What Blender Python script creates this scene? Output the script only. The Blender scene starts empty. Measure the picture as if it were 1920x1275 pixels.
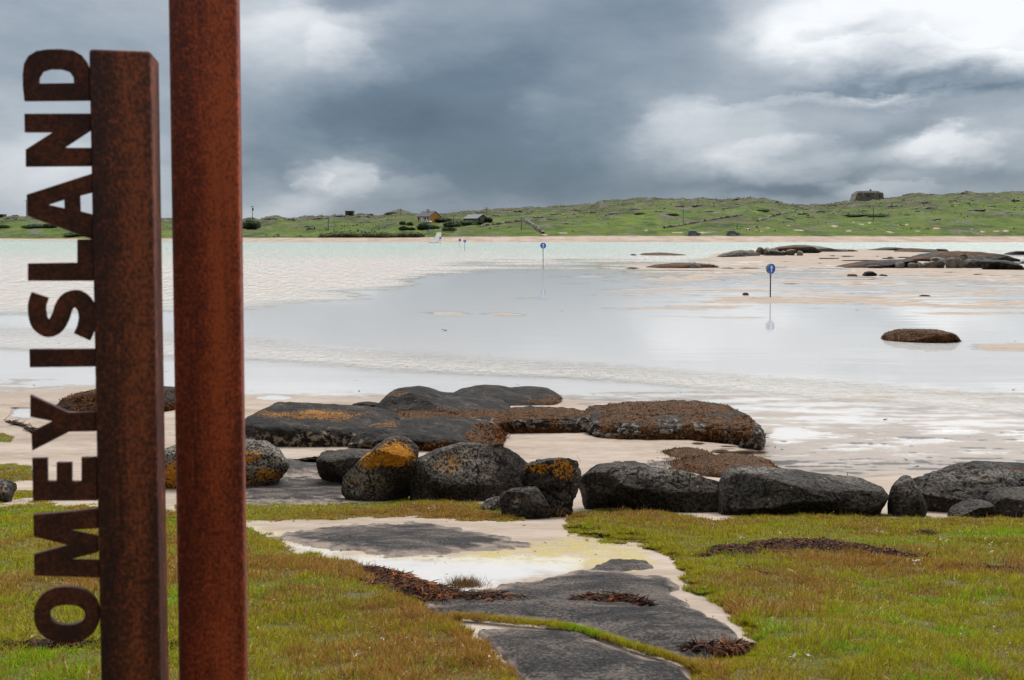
import bpy, bmesh, math, random
import numpy as np
from mathutils import Vector, Matrix

random.seed(7)
RNG = np.random.default_rng(11)
C = bpy.context.scene.collection
PI = math.pi

# ------------------------------------------------------------------ camera
W0, H0, F = 1920.0, 1275.0, 1867.0
HZ = 430.0                      # row of the horizon in the photograph
TILT = math.atan(0.0454)
SH = 637.5 - F * math.tan(TILT) - HZ
CAMZ = 4.05
ct, st_ = math.cos(TILT), math.sin(TILT)


def ray(px, py):
    """direction(s) through a photograph pixel"""
    X = (np.asarray(px, float) - 960.0) / F
    Y = (637.5 - np.asarray(py, float) - SH) / F
    return X, ct + Y * st_, Y * ct - st_


def at_y(px, py, D):
    dx, dy, dz = ray(px, py)
    t = D / dy
    return np.array([dx * t, dy * t, CAMZ + dz * t])


def at_z(px, py, z):
    dx, dy, dz = ray(px, py)
    t = (z - CAMZ) / dz
    return np.array([dx * t, dy * t, CAMZ + dz * t])


def py_of(y, z):
    """row of a point at distance y, height z"""
    zz = z - CAMZ
    fw = y * ct - zz * st_
    up = y * st_ + zz * ct
    return 637.5 - SH - F * up / fw


def px_of(x, y, z):
    zz = z - CAMZ
    return 960.0 + F * x / (y * ct - zz * st_)


cam = bpy.data.cameras.new('camera')
cam.lens = 35.0 * F / 1866.667
cam.sensor_width = 36.0
cam.sensor_fit = 'HORIZONTAL'
cam.shift_y = -SH / W0
cam.clip_start = 0.05
cam.clip_end = 6000
cam.dof.use_dof = True
cam.dof.focus_distance = 22.0
cam.dof.aperture_fstop = 9.0
camo = bpy.data.objects.new('camera', cam)
C.objects.link(camo)
camo.location = (0, 0, CAMZ)
camo.rotation_euler = (PI / 2 - TILT, 0, 0)
bpy.context.scene.camera = camo

# ------------------------------------------------------------------ noise
_perm = np.random.default_rng(3).permutation(256)
_perm = np.concatenate([_perm, _perm, _perm])
_g = np.random.default_rng(5).normal(size=(256, 3))
_g /= np.linalg.norm(_g, axis=1)[:, None]


def perlin(x, y, z):
    x, y, z = np.broadcast_arrays(np.asarray(x, float), np.asarray(y, float), np.asarray(z, float))
    xi, yi, zi = np.floor(x).astype(int), np.floor(y).astype(int), np.floor(z).astype(int)
    fx, fy, fz = x - xi, y - yi, z - zi
    u, v, w = [t * t * t * (t * (t * 6 - 15) + 10) for t in (fx, fy, fz)]
    out = 0
    for a in (0, 1):
        for b in (0, 1):
            for c in (0, 1):
                h = _perm[_perm[_perm[(xi + a) & 255] + ((yi + b) & 255)] + ((zi + c) & 255)]
                g = _g[h]
                d = g[..., 0] * (fx - a) + g[..., 1] * (fy - b) + g[..., 2] * (fz - c)
                out = out + d * (u if a else 1 - u) * (v if b else 1 - v) * (w if c else 1 - w)
    return out * 1.5


def fbm(x, y, z=0.0, oct=4, gain=.5):
    s, a, f = 0, 1.0, 1.0
    for i in range(oct):
        s = s + a * perlin(np.asarray(x) * f + 17.3 * i, np.asarray(y) * f - 9.1 * i, np.asarray(z) * f + 4.7 * i)
        a *= gain
        f *= 2.03
    return s


def sstep(a, b, x):
    t = np.clip((np.asarray(x, float) - a) / (b - a), 0, 1)
    return t * t * (3 - 2 * t)


def sdist(poly, px, py):
    """signed distance in pixels to a polygon, positive inside"""
    p = np.asarray(poly, float)
    px = np.asarray(px, float); py = np.asarray(py, float)
    d = np.full(px.shape, 1e18)
    ins = np.zeros(px.shape, bool)
    n = len(p)
    for i in range(n):
        ax, ay = p[i]; bx, by = p[(i + 1) % n]
        ex, ey = bx - ax, by - ay
        wx, wy = px - ax, py - ay
        t = np.clip((wx * ex + wy * ey) / (ex * ex + ey * ey + 1e-9), 0, 1)
        d = np.minimum(d, (wx - ex * t) ** 2 + (wy - ey * t) ** 2)
        c = ((ay <= py) & (by > py)) | ((by <= py) & (ay > py))
        with np.errstate(divide='ignore', invalid='ignore'):
            xx = ax + (py - ay) / (by - ay + 1e-12) * ex
        ins ^= c & (px < xx)
    d = np.sqrt(d)
    return np.where(ins, d, -d)


# ------------------------------------------------------------------ objects
def tag(o, label, cat, group=None, kind=None):
    if label: o['label'] = label
    if cat: o['category'] = cat
    if group: o['group'] = group
    if kind: o['kind'] = kind
    return o


def empty(name, label, cat, loc=(0, 0, 0), rz=0.0, group=None):
    o = bpy.data.objects.new(name, None)
    C.objects.link(o)
    o.location = loc
    o.rotation_euler = (0, 0, rz)
    o.empty_display_size = .2
    return tag(o, label, cat, group)


def link(name, me, mat=None, parent=None):
    o = bpy.data.objects.new(name, me)
    C.objects.link(o)
    if mat is not None and len(me.materials) == 0:
        me.materials.append(mat)
    if parent is not None: o.parent = parent
    return o


def np_mesh(name, V, Fc, smooth=True, cols=None):
    """mesh from arrays: V (n,3), Fc (m,k) with one face size"""
    V = np.ascontiguousarray(V, dtype=np.float32)
    Fc = np.ascontiguousarray(Fc, dtype=np.int32)
    me = bpy.data.meshes.new(name)
    n, (m, k) = len(V), Fc.shape
    me.vertices.add(n)
    me.vertices.foreach_set('co', V.ravel())
    me.loops.add(m * k)
    me.loops.foreach_set('vertex_index', Fc.ravel())
    me.polygons.add(m)
    me.polygons.foreach_set('loop_start', np.arange(0, m * k, k, dtype=np.int32))
    me.polygons.foreach_set('loop_total', np.full(m, k, dtype=np.int32))
    me.update(calc_edges=True)
    me.polygons.foreach_set('use_smooth', np.full(m, smooth, dtype=bool))
    for cn, arr in (cols or {}).items():
        a = me.color_attributes.new(cn, 'FLOAT_COLOR', 'POINT')
        arr = np.asarray(arr, dtype=np.float32)
        if arr.shape[1] == 3: arr = np.concatenate([arr, np.ones((len(arr), 1), np.float32)], 1)
        a.data.foreach_set('color', np.ascontiguousarray(arr).ravel())
    return me


def grid_faces(nr, nc, keep=None):
    i = np.arange(nr - 1)[:, None] * nc + np.arange(nc - 1)[None, :]
    f = np.stack([i, i + nc, i + nc + 1, i + 1], -1).reshape(-1, 4)
    if keep is not None: f = f[keep.reshape(-1)]
    return f


def compact(V, f, *attrs):
    used = np.unique(f)
    mp = np.full(len(V), -1); mp[used] = np.arange(len(used))
    return (V[used], mp[f]) + tuple(a[used] for a in attrs)


def bm_obj(name, bm, mat, parent=None, smooth=False):
    bmesh.ops.recalc_face_normals(bm, faces=bm.faces)
    me = bpy.data.meshes.new(name)
    bm.to_mesh(me); bm.free()
    if smooth:
        for p in me.polygons: p.use_smooth = True
    return link(name, me, mat, parent)


def add_box(bm, c, s, rz=0.0, bevel=0.0):
    r = bmesh.ops.create_cube(bm, size=1.0)
    vs = r['verts']
    bmesh.ops.scale(bm, vec=Vector(s), verts=vs)
    if bevel > 0:
        es = list({e for v in vs for e in v.link_edges})
        g = bmesh.ops.bevel(bm, geom=es, offset=bevel, segments=3, affect='EDGES', profile=.5)
        vs = list({v for f in g['faces'] for v in f.verts} | {v for v in vs if v.is_valid})
        seen = set(vs); st = list(vs)
        while st:
            v = st.pop()
            for e in v.link_edges:
                w = e.other_vert(v)
                if w not in seen: seen.add(w); st.append(w)
        vs = list(seen)
    if rz: bmesh.ops.rotate(bm, cent=(0, 0, 0), matrix=Matrix.Rotation(rz, 3, 'Z'), verts=vs)
    bmesh.ops.translate(bm, vec=Vector(c), verts=vs)
    return vs


def add_cyl(bm, a, b, r0, r1=None, seg=12):
    a, b = Vector(a), Vector(b)
    d = b - a
    r = bmesh.ops.create_cone(bm, cap_ends=True, segments=seg, radius1=r0, radius2=r0 if r1 is None else r1, depth=d.length)
    q = Vector((0, 0, 1)).rotation_difference(d.normalized()).to_matrix()
    bmesh.ops.rotate(bm, cent=(0, 0, 0), matrix=q, verts=r['verts'])
    bmesh.ops.translate(bm, vec=(a + b) / 2, verts=r['verts'])
    return r['verts']


def add_prism(bm, pts, y0, y1):
    """polygon in x,z swept in y"""
    a = [bm.verts.new((p[0], y0, p[1])) for p in pts]
    b = [bm.verts.new((p[0], y1, p[1])) for p in pts]
    bm.faces.new(a); bm.faces.new(b[::-1])
    n = len(pts)
    for i in range(n):
        bm.faces.new((a[i], b[i], b[(i + 1) % n], a[(i + 1) % n]))


# ------------------------------------------------------------------ materials
class NT:
    def __init__(s, tree): s.t = tree
    def n(s, typ, **kw):
        nd = s.t.nodes.new(typ)
        for k, v in kw.items():
            if k in ('operation', 'blend_type', 'data_type', 'noise_dimensions', 'feature', 'distance', 'attribute_name', 'interpolation_type',
                     'sky_type', 'sun_disc', 'sun_elevation', 'sun_rotation', 'layer_name', 'clamp', 'use_clamp', 'invert', 'air_density', 'dust_density', 'noise_type', 'normalize'):
                setattr(nd, k, v)
            else:
                key = int(k[1:]) if k[0] == 'i' and k[1:].isdigit() else k.replace('_', ' ')
                s.set(nd.inputs[key], v)
        return nd
    def set(s, sock, v):
        if isinstance(v, bpy.types.NodeSocket): s.t.links.new(v, sock)
        elif isinstance(v, bpy.types.Node): s.t.links.new(v.outputs[0], sock)
        else:
            if hasattr(sock.default_value, '__len__') and len(sock.default_value) == 4 and hasattr(v, '__len__') and len(v) == 3: v = tuple(v) + (1,)
            sock.default_value = v
    def m(s, op, a, b=0.0, c=0.0, clamp=False):
        nd = s.n('ShaderNodeMath', operation=op, i0=a, i1=b, i2=c); nd.use_clamp = clamp
        return nd.outputs[0]
    def vm(s, op, a, b=(0, 0, 0), c=(0, 0, 0)):
        nd = s.n('ShaderNodeVectorMath', operation=op, i0=a, i1=b, i2=c)
        return nd.outputs['Value'] if op in ('DOT_PRODUCT', 'LENGTH') else nd.outputs[0]
    def noise(s, vec, scale, detail=4, rough=.55, dist=0.0):
        return s.n('ShaderNodeTexNoise', Vector=vec, Scale=scale, Detail=float(detail), Roughness=rough, Distortion=dist).outputs['Fac']
    def ss(s, x, a, b):
        nd = s.n('ShaderNodeMapRange', interpolation_type='SMOOTHSTEP', Value=x, From_Min=a, From_Max=b)
        return nd.outputs['Result']
    def mix(s, f, a, b, bt='MIX'):
        nd = s.t.nodes.new('ShaderNodeMix'); nd.data_type = 'RGBA'; nd.blend_type = bt
        s.set(nd.inputs['Factor'], f); s.set(nd.inputs[6], a); s.set(nd.inputs[7], b)
        return nd.outputs[2]
    def ramp(s, x, stops):
        nd = s.t.nodes.new('ShaderNodeValToRGB'); s.set(nd.inputs[0], x)
        cr = nd.color_ramp
        while len(cr.elements) < len(stops): cr.elements.new(.5)
        for e, (p, c) in zip(cr.elements, stops):
            e.position = p; e.color = tuple(c) + (1,)
        return nd.outputs['Color']
    def bump(s, h, strength, dist, normal=None):
        nd = s.n('ShaderNodeBump', Height=h, Strength=strength, Distance=dist)
        if normal is not None: s.set(nd.inputs['Normal'], normal)
        return nd.outputs[0]


def new_mat(name):
    m = bpy.data.materials.new(name); m.use_nodes = True
    t = m.node_tree; t.nodes.clear()
    nt = NT(t)
    out = t.nodes.new('ShaderNodeOutputMaterial')
    b = t.nodes.new('ShaderNodeBsdfPrincipled')
    t.links.new(b.outputs[0], out.inputs[0])
    return m, nt, b, out


def geo_pos(nt): return nt.t.nodes.new('ShaderNodeNewGeometry').outputs['Position']
def obj_pos(nt): return nt.t.nodes.new('ShaderNodeTexCoord').outputs['Object']


def simple(name, col, rough=.6, metal=0.0, var=.15, scale=8.0, bump=0.0, spec=.5):
    m, nt, b, _ = new_mat(name)
    p = obj_pos(nt)
    n = nt.noise(p, scale, 5)
    c2 = tuple(max(0, x * (1 - var * 2)) for x in col)
    c3 = tuple(min(1, x * (1 + var)) for x in col)
    nt.set(b.inputs['Base Color'], nt.ramp(n, [(.3, c2), (.7, c3)]))
    nt.set(b.inputs['Roughness'], rough)
    nt.set(b.inputs['Metallic'], metal)
    nt.set(b.inputs['Specular IOR Level'], spec)
    if bump: nt.set(b.inputs['Normal'], nt.bump(n, bump, .02))
    return m


def rust_mat(name, dark, mid, hot, lo, hi, wid=.0, streak=.5):
    m, nt, b, _ = new_mat(name)
    p = obj_pos(nt)
    st = nt.vm('MULTIPLY', p, (1, 1, .16))
    big = nt.noise(st, 9.0, 5, .6, .4)
    fine = nt.noise(nt.vm('MULTIPLY', p, (1, 1, .75)), 175.0, 4, .65)
    mot = nt.noise(p, 48.0, 4, .6)
    v = nt.m('ADD', nt.m('MULTIPLY', big, .36), nt.m('MULTIPLY', fine, .46))
    v = nt.m('ADD', v, nt.m('MULTIPLY', mot, .18))
    if wid:      # run-off has left one side of the face brighter
        x = nt.n('ShaderNodeSeparateXYZ', i0=p).outputs[0]
        xx = nt.m('DIVIDE', nt.m('SUBTRACT', x, nt.m('MULTIPLY', nt.m('SUBTRACT', nt.noise(nt.vm('MULTIPLY', p, (1, 1, .5)), 14.0, 4, .6), .5), .035)), wid)
        v = nt.m('ADD', v, nt.m('MULTIPLY', nt.m('SUBTRACT', nt.m('POWER', 2.718, nt.m('MULTIPLY', nt.m('POWER', nt.m('DIVIDE', nt.m('SUBTRACT', xx, streak), .30), 2.0), -1.0)), .45), .085))
    c = nt.ramp(v, [(lo, dark), ((lo + hi) / 2, mid), (hi, hot)])
    run = nt.ss(nt.noise(nt.vm('MULTIPLY', p, (1, 1, .035)), 60.0, 4, .6), .52, .70)
    c = nt.mix(nt.m('MULTIPLY', run, .30), c, tuple(x * .55 for x in dark))
    pit = nt.ss(nt.noise(p, 120.0, 2), .62, .72)
    c = nt.mix(nt.m('MULTIPLY', pit, .6), c, (.02, .008, .006))
    nt.set(b.inputs['Base Color'], c)
    nt.set(b.inputs['Roughness'], nt.m('ADD', nt.m('MULTIPLY', mot, .3), .45))
    nt.set(b.inputs['Specular IOR Level'], .4)
    nt.set(b.inputs['Normal'], nt.bump(fine, .35, .002))
    return m


M = {}
M['rust_dark'] = rust_mat('rust_dark', (.030, .0075, .0045), (.105, .0235, .0085), (.30, .070, .020), .44, .60, .11, .55)
M['rust'] = rust_mat('rust', (.10, .0160, .0058), (.27, .043, .0125), (.50, .093, .022), .43, .59, .11, .80)
M['letter_rust'] = rust_mat('letter_rust', (.036, .009, .0055), (.080, .0185, .008), (.17, .042, .014), .43, .59)


def rock_material():
    m, nt, b, _ = new_mat('rock')
    p = geo_pos(nt)
    z = nt.t.nodes.new('ShaderNodeVertexColor'); z.layer_name = 'zone'
    sp = nt.n('ShaderNodeSeparateColor', i0=z.outputs['Color'])
    li, ba, we = sp.outputs[0], sp.outputs[1], sp.outputs[2]
    pale = z.outputs['Alpha']
    n1 = nt.noise(p, 2.0, 6, .6, .6)
    n2 = nt.noise(p, 30.0, 6, .72)
    n3 = nt.noise(p, 110.0, 3, .6)
    v = nt.m('ADD', nt.m('MULTIPLY', n1, .68), nt.m('MULTIPLY', n2, .32))
    c = nt.ramp(v, [(.40, (.0045, .0032, .0025)), (.5, (.0125, .0090, .0066)), (.60, (.055, .040, .029))])
    # upward faces lightened in the colour, standing in for light from above
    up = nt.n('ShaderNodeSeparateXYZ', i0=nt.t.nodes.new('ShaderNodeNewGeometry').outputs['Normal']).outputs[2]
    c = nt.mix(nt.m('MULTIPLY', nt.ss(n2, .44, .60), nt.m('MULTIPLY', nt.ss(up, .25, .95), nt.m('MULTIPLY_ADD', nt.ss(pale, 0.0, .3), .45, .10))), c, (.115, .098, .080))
    c = nt.mix(nt.m('MULTIPLY', pale, nt.ss(n2, .42, .56)), c, (.32, .28, .23))
    cv = nt.m('ABSOLUTE', nt.m('SUBTRACT', nt.noise(p, 1.5, 3, .55, .8), .5))
    crk = nt.m('SUBTRACT', 1.0, nt.ss(cv, .002, .012))
    c = nt.mix(nt.m('MULTIPLY', crk, .85), c, (.004, .003, .0025))
    # pale crustose lichen specks
    vor = nt.n('ShaderNodeTexVoronoi', Vector=nt.vm('ADD', p, nt.vm('MULTIPLY', nt.n('ShaderNodeTexNoise', Vector=p, Scale=18.0).outputs['Color'], (.03, .03, .03))), Scale=16.0).outputs['Distance']
    spk = nt.m('MULTIPLY', nt.m('SUBTRACT', 1.0, nt.ss(vor, .12, .24)), nt.ss(n1, .5, .62))
    c = nt.mix(nt.m('MULTIPLY', spk, .65), c, (.36, .36, .32))
    # orange lichen
    lv = nt.m('ADD', nt.m('MULTIPLY', n2, .8), nt.m('MULTIPLY', n1, .4))
    lv = nt.m('ADD', nt.m('MULTIPLY', n2, .45), nt.m('ADD', nt.m('MULTIPLY', nt.noise(p, 34.0, 3, .6, .5), .55), nt.m('MULTIPLY', n1, .2)))
    lm = nt.ss(nt.m('ADD', lv, nt.m('MULTIPLY', li, .30)), .79, .84)
    lm = nt.m('MULTIPLY', lm, nt.ss(li, .02, .2))
    c = nt.mix(lm, c, nt.ramp(n3, [(.3, (.16, .055, .006)), (.7, (.75, .30, .012))]))
    # barnacles
    bm_ = nt.m('MULTIPLY', nt.ss(nt.noise(p, 9.0, 6, .7), .5, .6), ba)
    c = nt.mix(bm_, c, nt.ramp(n3, [(.3, (.12, .09, .06)), (.7, (.42, .34, .25))]))
    # weed film
    wm = nt.ss(nt.m('ADD', nt.m('MULTIPLY', we, .8), nt.m('MULTIPLY', nt.m('SUBTRACT', n2, .5), .9)), .3, .55)
    c = nt.mix(wm, c, nt.ramp(n2, [(.40, (.012, .006, .003)), (.5, (.055, .024, .006)), (.6, (.20, .078, .010))]))
    nt.set(b.inputs['Base Color'], c)
    nt.set(b.inputs['Roughness'], nt.m('ADD', .5, nt.m('MULTIPLY', n2, .35)))
    nt.set(b.inputs['Specular IOR Level'], .16)
    h = nt.m('SUBTRACT', nt.m('ADD', nt.m('MULTIPLY', n2, .7), nt.m('MULTIPLY', n3, .3)), nt.m('MULTIPLY', crk, .8))
    nt.set(b.inputs['Normal'], nt.bump(nt.noise(p, 7.0, 5, .7, .4), .55, .16, nt.bump(h, .7, .04)))
    return m


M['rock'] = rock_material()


def slab_material():
    m, nt, b, _ = new_mat('slab_rock')
    p = geo_pos(nt)
    z = nt.t.nodes.new('ShaderNodeVertexColor'); z.layer_name = 'zone'
    sp = nt.n('ShaderNodeSeparateColor', i0=z.outputs['Color'])
    n1 = nt.noise(nt.vm('MULTIPLY', p, (1, 1.6, 1)), 2.3, 6, .62, .5)
    n2 = nt.noise(p, 30.0, 6, .72)
    n3 = nt.noise(p, 130.0, 3, .6)
    v = nt.m('ADD', nt.m('MULTIPLY', n1, .5), nt.m('MULTIPLY', nt.noise(p, 55.0, 3, .7), .5))
    c = nt.ramp(v, [(.43, (.010, .0095, .0095)), (.5, (.046, .040, .037)), (.57, (.17, .134, .108))])
    c = nt.mix(nt.m('MULTIPLY', nt.ss(n3, .55, .75), .6), c, (.2, .17, .15))
    c = nt.mix(nt.m('MULTIPLY', nt.ss(nt.noise(p, 7.0, 5, .7, 1.0), .62, .70), .55), c, (.30, .29, .28))
    cv = nt.m('ABSOLUTE', nt.m('SUBTRACT', nt.noise(nt.vm('MULTIPLY', p, (1, 1.8, 1)), 1.3, 3, .55, .8), .5))
    c = nt.mix(nt.m('MULTIPLY', nt.m('SUBTRACT', 1.0, nt.ss(cv, .002, .010)), .8), c, (.008, .007, .006))
    c = nt.mix(sp.outputs[0], c, (.40, .315, .25))         # sand washed over the rim
    nt.set(b.inputs['Base Color'], c)
    nt.set(b.inputs['Roughness'], nt.m('ADD', .5, nt.m('MULTIPLY', n2, .3)))
    nt.set(b.inputs['Specular IOR Level'], .18)
    nt.set(b.inputs['Normal'], nt.bump(nt.m('ADD', n2, nt.m('MULTIPLY', n3, .5)), 1.0, .03))
    return m


M['slab'] = slab_material()


def sand_material():
    m, nt, b, _ = new_mat('sand')
    p = geo_pos(nt)
    z = nt.t.nodes.new('ShaderNodeVertexColor'); z.layer_name = 'zone'
    sp = nt.n('ShaderNodeSeparateColor', i0=z.outputs['Color'])
    white, alg, wet = sp.outputs[0], sp.outputs[1], sp.outputs[2]
    n1 = nt.noise(nt.vm('MULTIPLY', p, (.35, 1, 1)), 1.3, 6, .6)
    n2 = nt.noise(p, 60.0, 4, .6)
    n3 = nt.noise(nt.vm('MULTIPLY', p, (.5, 1, 1)), 7.0, 6, .7)
    v = nt.m('ADD', nt.m('MULTIPLY', n1, .6), nt.m('MULTIPLY', n3, .4))
    c = nt.ramp(v, [(.40, (.260, .195, .143)), (.5, (.345, .272, .212)), (.60, (.420, .345, .280))])
    c = nt.mix(nt.m('MULTIPLY', n2, .35), c, (.31, .24, .18))
    debris = nt.m('MULTIPLY', nt.ss(nt.noise(nt.vm('MULTIPLY', p, (.45, 1, 1)), 11.0, 6, .75), .60, .68), .5)
    c = nt.mix(debris, c, (.16, .11, .07))
    c = nt.mix(white, c, nt.ramp(v, [(.4, (.29, .272, .252)), (.6, (.36, .342, .322))]))
    am = nt.m('MULTIPLY', nt.ss(nt.noise(nt.vm('MULTIPLY', p, (.6, 1, 1)), 9.0, 6, .75, .6), .40, .53), alg)
    c = nt.mix(nt.m('MULTIPLY', am, .72), c, nt.ramp(n2, [(.4, (.27, .205, .045)), (.6, (.46, .385, .10))]))
    c = nt.mix(nt.m('MULTIPLY', wet, .8), c, (.655, .65, .645))  # submerged sand painted paler, standing in for sky reflected in the film
    c = nt.mix(nt.m('MULTIPLY', z.outputs['Alpha'], .5), c, (.32, .262, .212))
    nt.set(b.inputs['Base Color'], c)
    strk = nt.ss(nt.noise(nt.vm('MULTIPLY', p, (.35, 1, 1)), 5.0, 6, .75, .5), .50, .62)
    c = nt.mix(nt.m('MULTIPLY', strk, nt.m('MULTIPLY_ADD', z.outputs['Alpha'], .42, .10)), c, (.20, .15, .11))
    nt.set(b.inputs['Roughness'], nt.m('SUBTRACT', .85, nt.m('MULTIPLY', wet, .55)))
    nt.set(b.inputs['Specular IOR Level'], .35)
    nt.set(b.inputs['Normal'], nt.bump(nt.m('ADD', n3, nt.m('MULTIPLY', n2, .3)), .35, .03))
    return m


M['sand'] = sand_material()


def soil_material():
    m, nt, b, _ = new_mat('turf_soil')
    p = geo_pos(nt)
    n1 = nt.noise(p, 2.0, 5); n2 = nt.noise(p, 45.0, 5, .7)
    c = nt.ramp(nt.m('ADD', nt.m('MULTIPLY', n1, .5), nt.m('MULTIPLY', n2, .5)), [(.42, (.045, .04, .012)), (.5, (.09, .09, .02)), (.58, (.14, .11, .04))])
    nt.set(b.inputs['Base Color'], c); nt.set(b.inputs['Roughness'], .9)
    nt.set(b.inputs['Normal'], nt.bump(n2, .8, .03))
    return m


M['soil'] = soil_material()


def attr_mat(name, rough=.7, trans=0.0, spec=.3):
    m, nt, b, out = new_mat(name)
    z = nt.t.nodes.new('ShaderNodeVertexColor'); z.layer_name = 'tint'
    nt.set(b.inputs['Base Color'], z.outputs['Color'])
    nt.set(b.inputs['Roughness'], rough); nt.set(b.inputs['Specular IOR Level'], spec)
    if trans:
        tr = nt.n('ShaderNodeBsdfTranslucent', Color=z.outputs['Color'])
        mx = nt.n('ShaderNodeMixShader', i0=trans, i1=b.outputs[0], i2=tr.outputs[0])
        nt.t.links.new(mx.outputs[0], out.inputs[0])
    return m


M['blade'] = attr_mat('grass_blade', .8, .22, .05)
M['weed'] = attr_mat('seaweed', .6, .12, .18)
M['leaf'] = attr_mat('bush_leaf', .6, .2)


def water_material():
    m, nt, b, out = new_mat('water')
    nt.t.nodes.remove(b)
    p = geo_pos(nt)
    z = nt.t.nodes.new('ShaderNodeVertexColor'); z.layer_name = 'zone'
    sp = nt.n('ShaderNodeSeparateColor', i0=z.outputs['Color'])
    sea, rip, deep = sp.outputs[0], sp.outputs[1], sp.outputs[2]
    fine = nt.noise(nt.vm('MULTIPLY', p, (.55, 1.0, 1)), 3.2, 4, .6, .3)
    wave = nt.noise(nt.vm('MULTIPLY', p, (.35, 1.0, 1)), .9, 5, .65, .4)
    calm = nt.noise(nt.vm('MULTIPLY', p, (.25, 1.0, 1)), .7, 3, .5)
    n = nt.bump(calm, .10, .08)
    n = nt.bump(fine, nt.m('MULTIPLY', rip, .26), .30, n)
    n = nt.bump(wave, nt.m('MULTIPLY', sea, .7), 1.1, n)
    fr = nt.n('ShaderNodeFresnel', IOR=1.33, Normal=n).outputs[0]
    tint = nt.mix(deep, (.985, .99, .99), (.80, .93, .87))
    tr = nt.n('ShaderNodeBsdfTransparent', Color=tint)
    gl = nt.n('ShaderNodeBsdfAnisotropic', Color=(1, 1, 1), Roughness=nt.m('ADD', .03, nt.m('MULTIPLY', nt.m('MAXIMUM', sea, rip), .22)), Normal=n)
    # suspended pale sand in the shallows
    df = nt.n('ShaderNodeBsdfDiffuse', Color=nt.mix(deep, (.52, .455, .380), (.37, .42, .360)))
    far = nt.noise(nt.vm('MULTIPLY', p, (1.0, .20, 1)), 2.0, 5, .7, .3)
    band = nt.noise(nt.vm('MULTIPLY', p, (1.0, .45, 1)), 4.0, 4, .65, .4)
    mod = nt.m('ADD', nt.m('MULTIPLY', nt.m('MULTIPLY_ADD', nt.ss(far, .36, .62), .75, .25), sea), nt.m('MULTIPLY', nt.m('MULTIPLY_ADD', nt.ss(band, .34, .64), .65, .35), rip))  # wave noise varies the pale diffuse, painting in ripple light and dark
    body = nt.n('ShaderNodeMixShader', i0=nt.m('MULTIPLY', mod, .85), i1=tr.outputs[0], i2=df.outputs[0])
    mx = nt.n('ShaderNodeMixShader', i0=nt.m('MULTIPLY', fr, .85), i1=body.outputs[0], i2=gl.outputs[0])
    nt.t.links.new(mx.outputs[0], out.inputs[0])
    return m


M['water'] = water_material()

# ------------------------------------------------------------------ near ground: profile and zones
_kD = np.array([.3, 1.6, 2.5, 4, 6, 8, 10.5, 12.5, 16, 20, 22.6, 24, 26, 35, 60, 600])
_kZ = np.array([2.62, 2.52, 2.42, 2.24, 1.86, 1.48, 1.0, .65,   .33, .12, .035, .006, -.004, -.006, -.006, -.006])
_tD = np.concatenate([np.linspace(.3, 40, 1600), np.linspace(40.2, 600, 2400)])
_tZ = np.interp(_tD, _kD, _kZ)
_k = np.hanning(61); _k /= _k.sum()
_near = np.convolve(np.pad(_tZ[:1600], 30, mode='edge'), _k, 'valid')
_tZ[:1600] = _near
_tP = py_of(_tD, _tZ)                       # row of each table entry, falls with distance
_o = np.argsort(_tP)


def D_of(py): return np.interp(py, _tP[_o], _tD[_o])
def prof(D): return np.interp(D, _tD, _tZ)


G_LEFT = [(-900, 948), (0, 948), (60, 943), (320, 958), (455, 985), (520, 1008), (560, 1037), (640, 1046), (705, 1068), (760, 1086), (778, 1106), (770, 1124),
          (800, 1134), (850, 1150), (872, 1168), (882, 1200), (935, 1228), (975, 1280), (1010, 1400), (1050, 3000), (-900, 3000)]
G_STRIP = [(330, 946), (460, 944), (640, 945), (735, 942), (765, 932), (830, 929), (900, 945), (985, 962), (984, 978), (860, 976), (750, 966), (640, 973), (460, 977), (330, 974)]
G_RIGHT = [(1056, 984), (1072, 962), (1150, 953), (1220, 946), (1262, 960), (1340, 978), (1400, 970), (1480, 954), (1600, 957), (1640, 968), (1730, 970), (1920, 968), (2900, 968),
           (2900, 3000), (1330, 3000), (1310, 1300), (1296, 1268), (1288, 1240), (1330, 1238), (1392, 1224), (1412, 1204), (1404, 1188), (1378, 1162), (1348, 1138), (1306, 1114),
           (1278, 1094), (1284, 1076), (1264, 1056), (1244, 1040), (1200, 1022), (1130, 1013), (1066, 1000)]
G_BEACH1 = [(-300, 868), (20, 870), (60, 876), (62, 900), (0, 906), (-300, 906)]
G_BEACH2 = [(-200, 812), (5, 812), (26, 820), (20, 828), (-200, 830)]
G_BEACH3 = [(25, 922), (64, 920), (64, 934), (25, 936)]
SL_A = [(505, 1006), (560, 992), (640, 984), (720, 979), (780, 975), (850, 988), (930, 1003), (1000, 1019), (905, 1028), (820, 1036), (740, 1038), (640, 1026), (560, 1014)]
SL_B = [(800, 1122), (870, 1110), (940, 1096), (1010, 1082), (1060, 1072), (1090, 1066), (1190, 1071), (1250, 1079), (1278, 1094), (1258, 1110), (1300, 1138), (1360, 1168), (1392, 1200), (1320, 1238),
        (1230, 1225), (1130, 1195), (1080, 1180), (960, 1164), (850, 1152), (790, 1136)]
SL_C = [(900, 1182), (960, 1176), (1080, 1186), (1150, 1210), (1220, 1231), (1272, 1250), (1296, 1274), (1290, 1310), (1100, 1360), (1010, 1330), (985, 1275), (945, 1232)]
WHITE = [(470, 985), (560, 1025), (700, 1042), (900, 1048), (1060, 1044), (1100, 1052), (1090, 1068), (1000, 1085), (900, 1104), (760, 1120), (740, 1090), (600, 1040), (480, 1005)]
ALGAE = [(455, 975), (540, 1000), (580, 1018), (700, 1040), (860, 1036), (960, 1020), (1080, 1005), (1200, 1025), (1250, 1055), (1120, 1090), (1040, 1064), (900, 1056), (640, 1048), (500, 1010), (455, 998)]

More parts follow.
